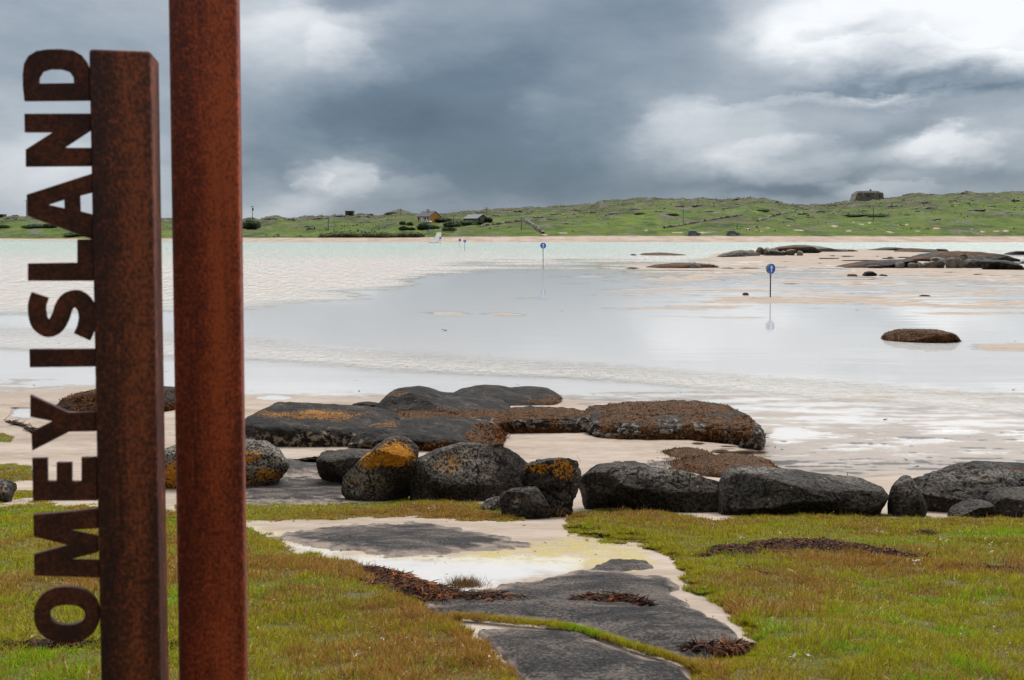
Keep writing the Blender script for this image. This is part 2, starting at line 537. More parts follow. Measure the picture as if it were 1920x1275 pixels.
_cx = [-900, 0, 450, 620, 740, 800, 900, 1018, 1190, 1400, 1920, 2900]
C1 = (_cx, [592, 586, 578, 561, 536, 514, 501, 497, 493, 489, 482, 478])
C2 = ([-900, 0, 450, 700, 1000, 1180, 1400, 1920, 2900], [600, 612, 629, 655, 676, 688, 700, 738, 800])
C3 = ([-900, 0, 450, 700, 1000, 1180, 1400, 1920, 2900], [640, 655, 672, 690, 708, 717, 736, 778, 850])
C4 = ([-900, 0, 450, 650, 1050, 1420, 1920, 2900], [690, 700, 736, 742, 756, 782, 795, 860])
PUD = [(515, 746, 40, 6), (50, 775, 45, 16), (1475, 815, 60, 13), (1540, 890, 120, 9), (610, 868, 40, 5), (380, 905, 60, 6)]
BARS = [(1580, 481, 150, 9, .30), (1780, 509, 150, 5, .12), (1440, 478, 60, 6, .15), (1900, 650, 110, 9, .05), (1290, 500, 90, 5, .05), (1700, 480, 90, 8, .2), (840, 588, 55, 4, .03), (960, 590, 50, 3, .025),
        (1700, 650, 70, 4, .02), (1000, 560, 60, 3, .02), (1400, 657, 60, 3, .015), (1300, 575, 120, 4, .02), (1500, 560, 150, 5, .02)]


def ell(px, py, e):
    return np.exp(-((px - e[0]) / e[2]) ** 2 - ((py - e[1]) / e[3]) ** 2)


def jag(px, py, D, s=1.0):
    """ragged edge offset in pixels"""
    X = (px - 960) * D / F
    return s * (fbm(X * 4.2, D * 4.2, 3.3, 4) * 15 + fbm(X * 20, D * 20, 8.8, 2) * 5)


def grass_mask(px, py):
    D = D_of(py)
    j = jag(px, py, D, np.clip(6.0 / D, .2, 1))
    sd = np.maximum(sdist(G_LEFT, px, py), sdist(G_RIGHT, px, py)) + j
    sd = np.maximum(sd, sdist(G_STRIP, px, py) + j * .5)
    for g in (G_BEACH1, G_BEACH2, G_BEACH3):
        sd = np.maximum(sd, sdist(g, px, py) + j * .3)
    return sd


def fields(px, py):
    """height offset and zones of the sand and turf at photograph pixels"""
    D = D_of(py)
    X = (px - 960) * D / F
    gm = grass_mask(px, py)
    # turf lip and hummocks
    rise = .036 * sstep(-6, 26, gm) * np.clip(D / 7, .4, 1.1)
    rise = rise + sstep(4, 40, gm) * (.035 * fbm(X * .9, D * .8, 1.5, 2))
    mound = np.exp(-((px - 1180) / 150) ** 2 - ((py - 975) / 36) ** 2) * .02 * sstep(0, 24, gm)
    dz = rise + mound
    # open flats
    c1 = np.interp(px, *C1); c2 = np.interp(px, *C2); c3 = np.interp(px, *C3); c4 = np.interp(px, *C4)
    flat = sstep(30, 24, D) * 0 + sstep(20, 27, D)
    st1 = fbm(X / 9, D / 2.2, .5, 5, .6)
    st2 = fbm(X / 2.2, D / .8, 7.7, 4, .6)
    w = np.zeros_like(px)
    w += -.035 * sstep(c1 + 6, c1 - 30, py) - .30 * sstep(c1 - 15, 450, py) * sstep(900, 300, px * 0 + np.minimum(px, 880))
    film = sstep(c1 - 2, c1 + 4, py) * sstep(c4 + 14, c4 - 10, py)
    w += -.016 * film
    right = sstep(980, 1350, px) * sstep(c1, c1 + 6, py) * sstep(625, 560, py)
    w += right * (.016 + .020 * st1)
    mid = sstep(700, 1000, px) * sstep(c1, c1 + 4, py) * sstep(640, 500, py)
    w += mid * (.004 + .014 * st1)
    w += -.012 * sstep(c2 - 3, c2 + 3, py) * sstep(c3 + 3, c3 - 3, py)
    dz = dz + flat * w + flat * (.0035 * st1 + .0015 * st2)
    low = sstep(13, 19, D) * sstep(34, 26, D)
    mott = sstep(1300, 1480, px + 60 * st2) * sstep(908, 880, py) * sstep(768, 790, py)
    dz = dz + low * (.010 * fbm(X / 1.6, D / .6, 2.2, 5, .6))
    # the mottled sand at the right lies near the water level
    base = prof(D)
    dz = dz + mott * (-base + .0015 + .015 * fbm(X / 1.3, D / .42, 5.2, 5, .68)) * .995
    film2 = sstep(960, 1180, px + 50 * st2) * sstep(812, 792, py) * sstep(726, 736, py)
    dz = dz + film2 * (-(base + dz) - .003 + .009 * fbm(X / 1.6, D / .5, 3.1, 4, .65))
    for e in PUD:
        sh_ = np.clip(1.7 * ell(px, py, e) - .3 + .35 * fbm(X / 1.1, D / .5, 6.6, 3) * (ell(px, py, e) > .08), 0, 1)
        dz = dz - sh_ * np.maximum(0, base + dz + .008)
    bx2 = px + 40 * st1 + 14 * st2; by2 = py + 2.2 * st2 + 1.2 * st1
    for e in BARS: dz = dz + e[4] * (ell(bx2, by2, e) if e[4] < .06 else ell(px, py, e)) * (1 + .25 * st1)
    # zones
    white = sstep(-10, 14, sdist(WHITE, px, py) + jag(px, py, D, .8))
    alg = sstep(-6, 12, sdist(ALGAE, px, py) + jag(px, py, D, .6))
    zz_ = base + dz
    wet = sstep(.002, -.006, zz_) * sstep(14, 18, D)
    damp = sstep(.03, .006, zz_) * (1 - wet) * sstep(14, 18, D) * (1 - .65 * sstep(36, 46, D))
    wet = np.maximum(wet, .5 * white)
    return dz, gm, np.stack([white, alg, wet, damp], -1)


def ground_pts(px, py, dz):
    """points on the rays through the pixels, on the profile raised by dz"""
    dx, dy, dzr = ray(px, py)
    D = D_of(py)
    for _ in range(4):
        z = prof(D) + dz
        slope = (prof(D + .05) - prof(D - .05)) / .1
        # ray height at D minus surface
        t = D / dy
        h = CAMZ + dzr * t - z
        D = D - h / (dzr / dy - slope - 1e-9)
        D = np.clip(D, .2, 590)
    t = D / dy
    return np.stack([dx * t, dy * t, CAMZ + dzr * t], -1)


def ground_at(px, py, up=0.0):
    px = np.atleast_1d(np.asarray(px, float)); py = np.atleast_1d(np.asarray(py, float))
    dz, _, _ = fields(px, py)
    return ground_pts(px, py, dz + up)


cols = np.concatenate([np.arange(-900, -20, 22), np.arange(-20, 1941, 2.4), np.arange(1960, 2821, 22)])
rows = np.concatenate([np.arange(453, 560, 1.0), np.arange(560, 1000, 1.5), np.arange(1000, 1300, 2.0), np.geomspace(1302, 2900, 70)])
PX, PY = np.meshgrid(cols, rows)
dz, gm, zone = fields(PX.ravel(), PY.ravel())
V = ground_pts(PX.ravel(), PY.ravel(), dz)
nr, nc = PX.shape
g2 = gm.reshape(nr, nc)
fg = (g2[:-1, :-1] + g2[1:, 1:] + g2[1:, :-1] + g2[:-1, 1:]) / 4 > 0
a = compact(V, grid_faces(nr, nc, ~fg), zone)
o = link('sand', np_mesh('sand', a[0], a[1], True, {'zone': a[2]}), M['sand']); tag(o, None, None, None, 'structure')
a = compact(V, grid_faces(nr, nc, fg))
o = link('turf_bank', np_mesh('turf_bank', a[0], a[1], True), M['soil']); tag(o, None, None, None, 'structure')

# ground behind and around the viewer, carrying the bank on
bm = bmesh.new()
vs = [bm.verts.new(p) for p in ((-40, -30, 2.5), (40, -30, 2.5), (40, .7, 2.45), (-40, .7, 2.45))]
bm.faces.new(vs)
tag(bm_obj('ground', bm, M['soil']), None, None, None, 'structure')

# ------------------------------------------------------------------ water
wc = np.concatenate([np.arange(-900, -20, 22), np.arange(-20, 1941, 6), np.arange(1960, 2821, 22)])
wr = np.concatenate([np.arange(449.3, 470, .7), np.arange(470, 560, 1.5), np.arange(560, 915, 4)])
WX, WY = np.meshgrid(wc, wr)
wx, wy = WX.ravel(), WY.ravel()
c1 = np.interp(wx, *C1); c2 = np.interp(wx, *C2); c3 = np.interp(wx, *C3)
Dw = at_z(wx, wy, 0.0)
edge = 14 * fbm(Dw[0] / 14, Dw[1] / 9, 2.0, 4)
streak = 9 * fbm(Dw[0] / 20, Dw[1] / 2.5, 6.0, 4)
sea = sstep(9, -14, wy - c1 + (edge + streak) * sstep(300, 700, wx) + .5 * streak)
rs_ = 5 * fbm(Dw[0] / 8, Dw[1] / 2, 3.0, 4)
rip = sstep(-7, 8, wy - c2 + rs_) * sstep(7, -7, wy - c3 + rs_) * (.6 + .4 * sstep(.0, .7, (wy - c2) / (c3 - c2)))
deep = sstep(495, 462, wy + 6 * fbm(Dw[0] / 30, Dw[1] / 60, 1.0, 3)) * sstep(2, -14, wy - c1)
Vw = np.stack([Dw[0], Dw[1], np.zeros_like(wx)], -1)
me = np_mesh('water', Vw, grid_faces(*WX.shape), True, {'zone': np.stack([sea, rip, deep, sea * 0 + 1], -1)})
o = link('water', me, M['water']); tag(o, None, None, None, 'structure')

# ------------------------------------------------------------------ flat bedrock slabs in the turf
def slab(name, poly, label, lift=.05, rim=26, sandy=1.0):
    p = np.array(poly)
    xs = np.arange(p[:, 0].min() - 24, p[:, 0].max() + 24, 2.0)
    ys = np.arange(p[:, 1].min() - 16, p[:, 1].max() + 16, 1.6)
    X, Y = np.meshgrid(xs, ys)
    x, y = X.ravel(), Y.ravel() 
    D = D_of(y)
    wx_, wy_ = (x - 960) * D / F, D
    sd = sdist(poly, x, y - np.clip(36.0 / D, 0, 8)) + jag(x, y, D, .42)
    dz0, _, _ = fields(x, y)
    r = fbm(wx_ * 1.5, wy_ * 1.0, 4.0, 2) * .012
    h = -.030 + .050 * sstep(-7, 4, sd) + lift * .6 * sstep(0, rim * 1.5, sd) + r * sstep(4, 26, sd)
    V = ground_pts(x, y, dz0)
    V[:, 2] += h
    s = sd.reshape(X.shape)
    keep = (s[:-1, :-1] > -8)
    rimz = np.clip(sstep(10, -3, sd + 9 * fbm(wx_ * 7, wy_ * 7, 0, 4)), 0, 1) * .85 * sandy
    a = compact(V, grid_faces(len(ys), len(xs), keep), np.stack([rimz, rimz * 0, rimz * 0], -1))
    o = link(name, np_mesh(name, a[0], a[1], True, {'zone': a[2]}), M['slab'])
    return tag(o, label, 'rock')


slab('rock_slab', SL_A, 'dark low rock slab on the far side of the pale sand pool', .032, 26)
slab('rock_slab', SL_B, 'large cracked grey rock slab with seaweed clumps lying across its middle', .036)
slab('rock_slab', SL_C, 'dark rough rock slab nearest the camera, in front of the thin grass seam', .036)
slab('rock_slab', [(1115, 1055), (1150, 1048), (1212, 1048), (1222, 1058), (1170, 1064), (1105, 1068)], 'small dark rock patch between yellow algae and the big cracked slab', .02, 6, .25)
slab('rock_slab', [(455, 905), (520, 893), (560, 890), (640, 900), (660, 920), (640, 943), (540, 944), (455, 942)], 'wet flat rock slab behind the grass strip, left of the orange lichen boulder', .04, 12)
slab('rock_slab', [(470, 880), (540, 858), (600, 852), (640, 870), (600, 890), (520, 892)], 'brown flat rock slab with small puddles on the sand behind the speckled boulder', .04, 10)
slab('rock_slab', [(1205, 866), (1260, 857), (1300, 860), (1320, 870), (1270, 878), (1215, 876)], 'smooth grey rock slab between two mats of orange seaweed', .05, 8)
slab('rock_slab', [(1700, 902), (1760, 882), (1850, 874), (1925, 874), (1925, 900), (1800, 910)], 'smooth grey slab with an orange weed rim behind the rounded boulder', .10, 12)

# ------------------------------------------------------------------ boulders and ledges
_ico = {}


def ico(sub):
    if sub not in _ico:
        b = bmesh.new()
        bmesh.ops.create_icosphere(b, subdivisions=sub, radius=1.0)
        b.verts.ensure_lookup_table()
        _ico[sub] = (np.array([v.co[:] for v in b.verts]), np.array([[v.index for v in f.verts] for f in b.faces]))
        b.free()
    return _ico[sub]


def radial_table(pts, n=720):
    th = np.linspace(-PI, PI, n, endpoint=False)
    d = np.stack([np.cos(th), np.sin(th)], -1)
    R = np.full(n, .02)
    m = len(pts)
    for i in range(m):
        a = pts[i]; b = pts[(i + 1) % m]
        e = b - a
        den = d[:, 0] * e[1] - d[:, 1] * e[0]
        with np.errstate(divide='ignore', invalid='ignore'):
            t = (a[0] * e[1] - a[1] * e[0]) / den
            u = (a[0] * d[:, 1] - a[1] * d[:, 0]) / den
        ok = (np.abs(den) > 1e-9) & (t > 0) & (u >= -1e-6) & (u <= 1 + 1e-6)
        R = np.where(ok, np.maximum(R, t), R)
    k = np.array([1, 2, 3, 2, 1.]); k /= k.sum()
    R = np.convolve(np.concatenate([R[-2:], R, R[:2]]), k, 'valid')
    return th, R


ROCKS = {}


def rock(outline, base, label, depth=1.0, sub=6, p=3.1, rough=.09, freq=1.6, planes=6, bury=.14, seed=1, lichen=(), barn=None, weed=(), pale=(),
         name='boulder', dist=None, z0=None, group=None, crack=0.0, lean=0.0):
    """a rock whose front silhouette follows the outline; base = photograph row where it meets the ground"""
    rg = np.random.default_rng(seed)
    if dist is None:
        D = float(D_of(base)) + depth * .42
    else:
        D = dist + depth * .42
    # the outline is taken at the upper back edge of the stone, which is what shows against the sand behind
    Dq = D + depth * (.19 if p >= 3.4 else .05)
    pts = np.array([(at_y(x, y, D)[0], at_y(x, y, Dq)[2]) for x, y in outline])
    lo, hi = pts.min(0), pts.max(0)
    c = (lo + hi) / 2; hs = (hi - lo) / 2 * (1.045 if name == 'boulder' else 1.02)
    th, R = radial_table((pts - c) / ((hi - lo) / 2))
    U, Fc = ico(sub)
    rho = np.hypot(U[:, 0], U[:, 2])
    k = (rho ** p + np.abs(U[:, 1]) ** p) ** (-1 / p)
    ang = np.arctan2(U[:, 2], U[:, 0])
    Ri = np.interp(ang, np.append(th, PI), np.append(R, R[0]))
    L = np.stack([U[:, 0] * k * Ri, U[:, 1] * k, U[:, 2] * k * Ri], -1)
    # split faces: cut flats that do not bite into the silhouette
    for i in range(int(planes * 2.3)):
        n = rg.normal(size=3); n[0] *= .75; n[2] *= .75; n[1] = (-abs(n[1]) - .75) if i % 3 else abs(n[1]) + .7
        n /= np.linalg.norm(n)
        q = L @ n
        d = q.max() * rg.uniform(.58, .84)
        over = np.maximum(0, q - d)
        L = L - over[:, None] * n * .96
    if sub >= 5:       # many shallow chips give the surface its broken planes
        for i in range(34):
            n = rg.normal(size=3); n /= np.linalg.norm(n)
            q = L @ n
            d = q.max() * rg.uniform(.92, .985)
            over = np.maximum(0, q - d)
            L = L - over[:, None] * n * .92
    S = np.array([hs[0], depth / 2, hs[1]])
    P = L * S
    if lean: P[:, 1] += (P[:, 2] + hs[1]) * lean
    amp = rough * min(S[0], S[1], S[2])
    fr = freq / min(1.6, max(S.min(), .12))
    nd = L / (np.linalg.norm(L, axis=1)[:, None] + 1e-9)
    o3 = rg.uniform(-40, 40, 3)
    n = fbm(P[:, 0] * fr * .5 + o3[0], P[:, 1] * fr * .5 + o3[1], P[:, 2] * fr * .5 + o3[2], 5, .55)
    ridge = -np.abs(fbm(P[:, 0] * fr + o3[1], P[:, 1] * fr, P[:, 2] * fr * 1.4 + o3[0], 3))
    crk = -np.exp(-np.abs(fbm(P[:, 0] * fr * .55 + o3[2], P[:, 1] * fr * .55, P[:, 2] * fr * .75 + o3[1], 2)) * 26)
    P = P + nd * (amp * (n + .8 * ridge + .9 * crk + .3))[:, None]
    low = np.clip((-L[:, 2] - .2) / .8, 0, 1)
    P[:, 2] -= bury * low
    Wp = P + np.array([c[0], D, c[1]])
    # growth on the stone, placed where it is on the real rock
    qx, qy = px_of(Wp[:, 0], Wp[:, 1], Wp[:, 2]), py_of(Wp[:, 1], Wp[:, 2])
    qn = fbm(Wp[:, 0] * 3, Wp[:, 1] * 3, Wp[:, 2] * 3, 3)
    def patch(lst):
        r = np.zeros(len(P))
        for e in lst: r = np.maximum(r, e[4] * np.clip(1.35 * ell(qx, qy, e) + .25 * qn * (ell(qx, qy, e) > .05), 0, 1))
        return np.clip(r, 0, 1)
    li = patch(lichen); we = patch(weed); pa = np.maximum(patch(pale), .12 if name == 'boulder' else 0)
    ba = np.zeros(len(P))
    if barn: ba = sstep(barn + 4, barn + 12, qy + 10 * qn)
    org = np.array([c[0], D, Wp[:, 2].min()])
    me = np_mesh(name, Wp - org, Fc, True, {'zone': np.stack([li, ba, we, pa], -1)})
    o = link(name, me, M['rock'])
    o.location = org
    tag(o, label, 'rock', group)
    ROCKS[o.name] = (Wp, nd, we)
    return o


# the row of boulders along the turf edge
rock([(298, 850), (330, 832), (400, 828), (470, 830), (515, 840), (535, 860), (532, 885), (510, 905), (460, 920), (400, 928), (320, 925), (300, 890)], 922,
     'grey boulder speckled with white and orange lichen behind the rusty posts', 1.0, seed=3, lichen=[(470, 855, 30, 16, .8), (500, 890, 30, 16, .8), (470, 900, 26, 14, .6), (330, 900, 30, 40, .9)], pale=[(480, 860, 60, 40, 1.0), (330, 850, 60, 30, .9)])
rock([(602, 850), (612, 843), (660, 843), (700, 846), (735, 850), (735, 900), (690, 912), (640, 913), (612, 900), (597, 893)], 914,
     'dark blocky boulder tucked behind the orange lichen boulder', .9, p=4.5, rough=.05, planes=4, seed=9)
rock([(640, 900), (660, 880), (690, 850), (720, 826), (752, 820), (770, 828), (780, 842), (779, 870), (772, 905), (766, 935), (740, 944), (690, 942), (648, 943), (632, 925)], 944,
     'leaning boulder with a bright orange lichen top, in front of the dark blocky one', .75, seed=5, planes=7, rough=.06, lichen=[(738, 853, 42, 30, 1.0), (700, 862, 30, 22, .8), (660, 900, 20, 10, .55), (755, 890, 18, 12, .5)], pale=[(680, 905, 40, 30, .8)])
rock([(774, 880), (790, 858), (830, 838), (880, 832), (930, 838), (968, 855), (990, 880), (992, 905), (968, 925), (930, 941), (860, 944), (800, 936), (770, 915)], 944,
     'large rounded boulder with a pale tan patch, right of the orange lichen boulder', 1.1, seed=12, planes=7, rough=.07, lichen=[(840, 870, 34, 26, .62), (862, 858, 30, 14, .5)], pale=[(870, 872, 60, 30, .9)])
rock([(975, 888), (990, 870), (1030, 861), (1078, 856), (1087, 868), (1084, 900), (1073, 935), (1062, 968), (1030, 975), (990, 972), (978, 930)], 972,
     'tall wedge shaped boulder with rusty lichen along its top edge, by the gap', .7, seed=15, planes=6, p=3.2, lichen=[(1010, 878, 30, 12, .72), (1055, 882, 26, 26, .7), (1045, 962, 20, 14, .5)])
rock([(935, 930), (960, 920), (1005, 914), (1018, 930), (1034, 960), (1030, 978), (990, 978), (945, 965)], 976,
     'small dark wedge with a white lichen spot below the tall wedge boulder', .5, seed=21, planes=7, rough=.05, sub=5, pale=[(968, 942, 9, 8, 1.0)])
rock([(903, 950), (912, 938), (930, 932), (948, 938), (954, 955), (940, 964), (910, 962)], 962,
     'little grey stone sitting in the grass left of the small dark wedge', .3, seed=22, planes=4, sub=5, pale=[(930, 945, 30, 20, .4)])
rock([(1088, 912), (1097, 890), (1125, 873), (1180, 870), (1200, 872), (1225, 880), (1260, 874), (1300, 878), (1345, 886), (1376, 896), (1372, 918), (1345, 945), (1320, 969), (1250, 962), (1150, 960), (1112, 957), (1096, 935)], 964,
     'wide grey boulder undercut at both ends, first one right of the gap', 1.0, seed=30, planes=6, p=3.2, rough=.07, freq=2.2, pale=[(1250, 885, 120, 14, .5)])
rock([(1372, 880), (1385, 874), (1440, 878), (1490, 884), (1560, 890), (1620, 897), (1650, 906), (1664, 925), (1666, 965), (1640, 972), (1500, 970), (1375, 976), (1354, 960), (1360, 920)], 972,
     'longest boulder of the row, blocky and dark with a sloping flat top', 1.1, seed=33, planes=5, p=4.2, rough=.05, freq=2.0, pale=[(1420, 882, 60, 7, .6), (1600, 899, 60, 8, .4)])
rock([(1666, 925), (1675, 908), (1704, 890), (1712, 905), (1724, 930), (1733, 968), (1700, 972), (1668, 970)], 971,
     'small pointed triangular boulder standing between two larger dark ones', .6, seed=36, planes=5, rough=.04, sub=5, pale=[(1700, 912, 20, 18, .6)])
rock([(1723, 908), (1732, 893), (1770, 884), (1830, 880), (1880, 884), (1925, 892), (1985, 915), (1990, 960), (1900, 972), (1800, 972), (1735, 968), (1724, 935)], 970,
     'broad rounded boulder at the right end of the row, shadowed underneath', 1.2, seed=39, planes=7, rough=.1, freq=2.2, lean=.35, pale=[(1820, 892, 90, 12, .5)])
rock([(1778, 968), (1800, 955), (1830, 942), (1852, 940), (1866, 952), (1864, 972), (1820, 976), (1782, 975)], 973,
     'low dark hump of rock in front of the broad rounded boulder', .5, seed=41, planes=3, sub=5, rough=.05)
rock([(1858, 945), (1870, 928), (1900, 921), (1940, 920), (1990, 926), (2000, 965), (1930, 975), (1862, 972)], 974,
     'smooth low boulder cut off by the right edge of the picture', .7, seed=43, planes=3, sub=5, rough=.05)
rock([(-40, 912), (-20, 900), (8, 901), (20, 910), (22, 930), (18, 944), (-20, 946), (-44, 940)], 944,
     'small black and white mottled stone at the left edge by the turf', .5, seed=45, planes=5, sub=5, pale=[(2, 915, 14, 12, .9)], lichen=[(5, 918, 10, 6, .5)])
rock([(700, 1119), (712, 1113), (726, 1113), (731, 1122), (722, 1130), (704, 1128)], 1128, 'small dark stone half sunk in the turf left of the long seaweed heap', .12, sub=4, seed=47, planes=3, bury=.03)
rock([(608, 1118), (618, 1112), (630, 1116), (634, 1124), (618, 1128)], 1126, 'small pale stone in the brown turf patch left of the dark stone', .1, sub=4, seed=48, planes=3, bury=.03, pale=[(620, 1120, 30, 20, 1.0)])
# seaweed ledges on the beach behind the row
rock([(456, 800), (466, 772), (500, 761), (560, 762), (620, 768), (690, 772), (742, 784), (745, 812), (700, 838), (640, 836), (560, 830), (500, 828), (460, 826)], 834,
     'long black ledge with an orange lichen streak, left one of the two front ledges', 2.6, p=6, rough=.07, planes=0, seed=51, barn=806, lichen=[(590, 778, 100, 11, .70), (500, 776, 36, 12, .55), (635, 785, 40, 8, .6)], name='rock_ledge')
rock([(664, 812), (676, 793), (720, 785), (780, 787), (840, 790), (900, 796), (940, 806), (958, 826), (950, 838), (880, 842), (800, 846), (720, 846), (668, 838)], 846,
     'black ledge with orange seaweed draped over its right end', 2.4, p=5, rough=.07, planes=1, seed=54, barn=822, weed=[(915, 818, 40, 22, 1.0), (840, 838, 60, 9, .8)], lichen=[(720, 796, 50, 8, .55)], name='rock_ledge')
rock([(650, 774), (660, 760), (672, 752), (690, 756), (712, 758), (722, 776), (680, 784), (652, 780)], 786, 'small dark rock at the left foot of the domed ledge', .9, p=3, seed=56, sub=5, planes=4, name='rock_ledge', dist=21.0)
rock([(701, 762), (708, 748), (730, 733), (765, 726), (795, 729), (815, 738), (850, 742), (900, 748), (955, 754), (965, 790), (900, 806), (800, 800), (715, 790)], 800,
     'domed dark ledge with a smooth rounded hump on its left', 2.8, p=3.4, rough=.06, planes=1, seed=58, barn=772, name='rock_ledge', lichen=[(740, 738, 40, 8, .5)], weed=[(850, 775, 150, 9, .7)])
rock([(836, 742), (860, 730), (900, 724), (925, 724), (960, 729), (1000, 727), (1030, 728), (1052, 742), (1082, 766), (1085, 782), (1000, 786), (900, 770), (850, 756)], 786,
     'smooth dark rock rising behind the domed ledge, orange weed on its right slope', 2.6, p=3.4, rough=.05, planes=0, seed=61, name='rock_ledge', dist=22.6, weed=[(1045, 760, 34, 16, 1.0), (1010, 752, 40, 6, .6)])
rock([(716, 782), (760, 772), (850, 774), (935, 776), (960, 768), (1020, 766), (1080, 768), (1106, 774), (1116, 796), (1108, 812), (1040, 812), (960, 808), (860, 804), (740, 798)], 811,
     'barnacled brown ledge in the middle, below the smooth dark rock', 1.5, p=5, rough=.13, freq=3, planes=0, seed=63, barn=774, weed=[(1000, 776, 100, 12, .9), (820, 778, 110, 8, .8), (1080, 772, 40, 8, .9), (1000, 808, 100, 5, 1.0), (940, 790, 18, 20, .9), (1040, 792, 16, 16, .7)], name='rock_ledge')
rock([(1098, 782), (1110, 770), (1150, 764), (1210, 761), (1290, 758), (1360, 762), (1385, 768), (1408, 778), (1414, 800), (1412, 818), (1370, 822), (1290, 824), (1200, 818), (1110, 810)], 821,
     'long seaweed covered ledge reaching out into the wet sand on the right', 2.8, p=5, rough=.13, freq=3, planes=0, seed=66, barn=782, weed=[(1240, 764, 170, 12, 1.0), (1180, 784, 60, 9, .8), (1330, 784, 60, 8, .7), (1390, 800, 30, 26, .75), (1215, 798, 20, 16, .8), (1290, 800, 16, 14, .7), (1340, 802, 22, 16, .9), (1140, 792, 20, 18, .8), (1280, 818, 150, 5, 1.0)], name='rock_ledge')
rock([(110, 762), (130, 742), (180, 731), (250, 722), (325, 722), (348, 745), (345, 772), (240, 776), (150, 772)], 774,
     'low hump of rock covered in orange brown seaweed behind the rusty posts', 2.2, p=2.6, rough=.08, planes=2, seed=69, weed=[(200, 740, 110, 22, 1.0), (250, 765, 140, 12, 1.0)], name='rock_ledge')
rock([(1235, 856), (1260, 849), (1300, 846), (1330, 850), (1345, 858), (1300, 862), (1250, 861)], 861, 'thin flat rock under an orange seaweed mat, behind the wide boulder', 1.0, sub=5, rough=.08, planes=0, seed=71, bury=.05, weed=[(1290, 853, 90, 14, 1.0)], name='rock_ledge')
rock([(1225, 880), (1290, 870), (1350, 864), (1400, 858), (1440, 864), (1462, 880), (1440, 890), (1380, 892), (1290, 886)], 889, 'larger flat rock under thick orange seaweed, behind the longest boulder', 1.3, sub=5, rough=.08, planes=0, seed=72, bury=.05, weed=[(1360, 872, 140, 30, 1.0)], name='rock_ledge')
rock([(1822, 884), (1850, 876), (1900, 873), (1960, 874), (1960, 892), (1900, 896), (1850, 894)], 894, 'dark flat ledge with orange weed at the right edge behind the broad boulder', 1.4, sub=5, rough=.07, planes=1, seed=74, bury=.05, weed=[(1880, 884, 50, 7, .9)], name='rock_ledge')
# rocks standing out on the flats
rock([(1660, 637), (1668, 626), (1690, 618), (1730, 617), (1770, 618), (1788, 626), (1797, 640), (1780, 645), (1700, 646), (1665, 645)], 642, 'flat topped brown weedy rock standing alone in the wet sand', 2.0, sub=6, p=3.4, rough=.12, freq=2.6, planes=3, seed=80, weed=[(1730, 632, 90, 24, .9)], bury=.2, name='shore_rock')
rock([(1618, 518), (1624, 510), (1632, 508), (1642, 513), (1646, 519), (1630, 521)], 518, 'pointed dark rock in front of the boulder islet, middle of three', 1.6, sub=4, seed=82, planes=4, name='shore_rock', bury=.2)
rock([(1588, 517), (1592, 514), (1604, 514), (1606, 518), (1596, 520)], 518, 'flat brown rock left of the pointed dark rock', 1.2, sub=4, seed=83, planes=2, name='shore_rock', bury=.1, weed=[(1597, 516, 20, 8, .6)])
rock([(1648, 518), (1653, 514), (1660, 515), (1664, 519), (1655, 520)], 518, 'tiny dark rock right of the pointed dark rock', 1.2, sub=4, seed=84, planes=3, name='shore_rock', bury=.1)
rock([(1392, 552), (1395, 549), (1402, 549), (1404, 553), (1397, 554)], 553, 'tiny dark stone on the wet sand left of the nearest arrow sign', .5, sub=3, seed=85, planes=2, name='shore_rock', bury=.05)
rock([(1722, 555), (1730, 552.5), (1742, 553.5), (1744, 556), (1730, 557)], 556, 'thin flat stone on the sand beyond the lone weedy rock', .6, sub=3, seed=86, planes=2, name='shore_rock', bury=.05)
rock([(1196, 479), (1210, 475), (1235, 473), (1262, 475), (1286, 477.5), (1270, 480), (1210, 480)], 479, 'low brown weed covered rock out in the sea, farthest left', 9, sub=5, rough=.08, planes=2, seed=88, weed=[(1240, 475, 60, 8, 1.0)], name='sea_rock', bury=.3)
rock([(1182, 479), (1185, 476), (1190, 476), (1194, 479), (1188, 480.5)], 479, 'tiny dark rock off the left tip of the low brown sea rock', 3, sub=4, seed=89, planes=2, name='sea_rock', bury=.3)
rock([(1205, 503), (1230, 497), (1265, 493.5), (1300, 493), (1335, 496), (1348, 501), (1300, 505), (1240, 505)], 503, 'low spread of brown weed covered rock left of the nearest arrow sign', 5, sub=5, rough=.1, planes=2, seed=90, weed=[(1270, 497, 80, 10, 1.0)], name='sea_rock', bury=.2)
rock([(1291, 502), (1294, 495), (1302, 491.5), (1310, 495), (1315, 502), (1303, 504)], 503.5, 'round grey rock sitting on the spread of brown weedy rock', 1.8, sub=4, seed=91, planes=3, name='sea_rock', pale=[(1302, 497, 14, 8, .8)])
rock([(1172, 503), (1185, 501), (1196, 502), (1198, 504.5), (1180, 505)], 504, 'flat weedy rock scrap left of the brown weedy spread', 2, sub=4, seed=92, planes=1, name='sea_rock', weed=[(1185, 502, 20, 8, 1)])
rock([(1352, 503), (1368, 501.5), (1376, 503), (1374, 505), (1358, 505)], 504, 'flat weedy rock scrap right of the brown weedy spread', 2, sub=4, seed=93, planes=1, name='sea_rock', weed=[(1365, 503, 20, 8, .8)])
rock([(1382, 503.5), (1400, 501.5), (1420, 502.5), (1430, 504), (1410, 505.5), (1385, 505.5)], 504, 'thin weedy rock strip touching the nearest arrow sign in view', 2, sub=4, seed=94, planes=1, name='sea_rock', weed=[(1405, 503, 40, 8, 1)])
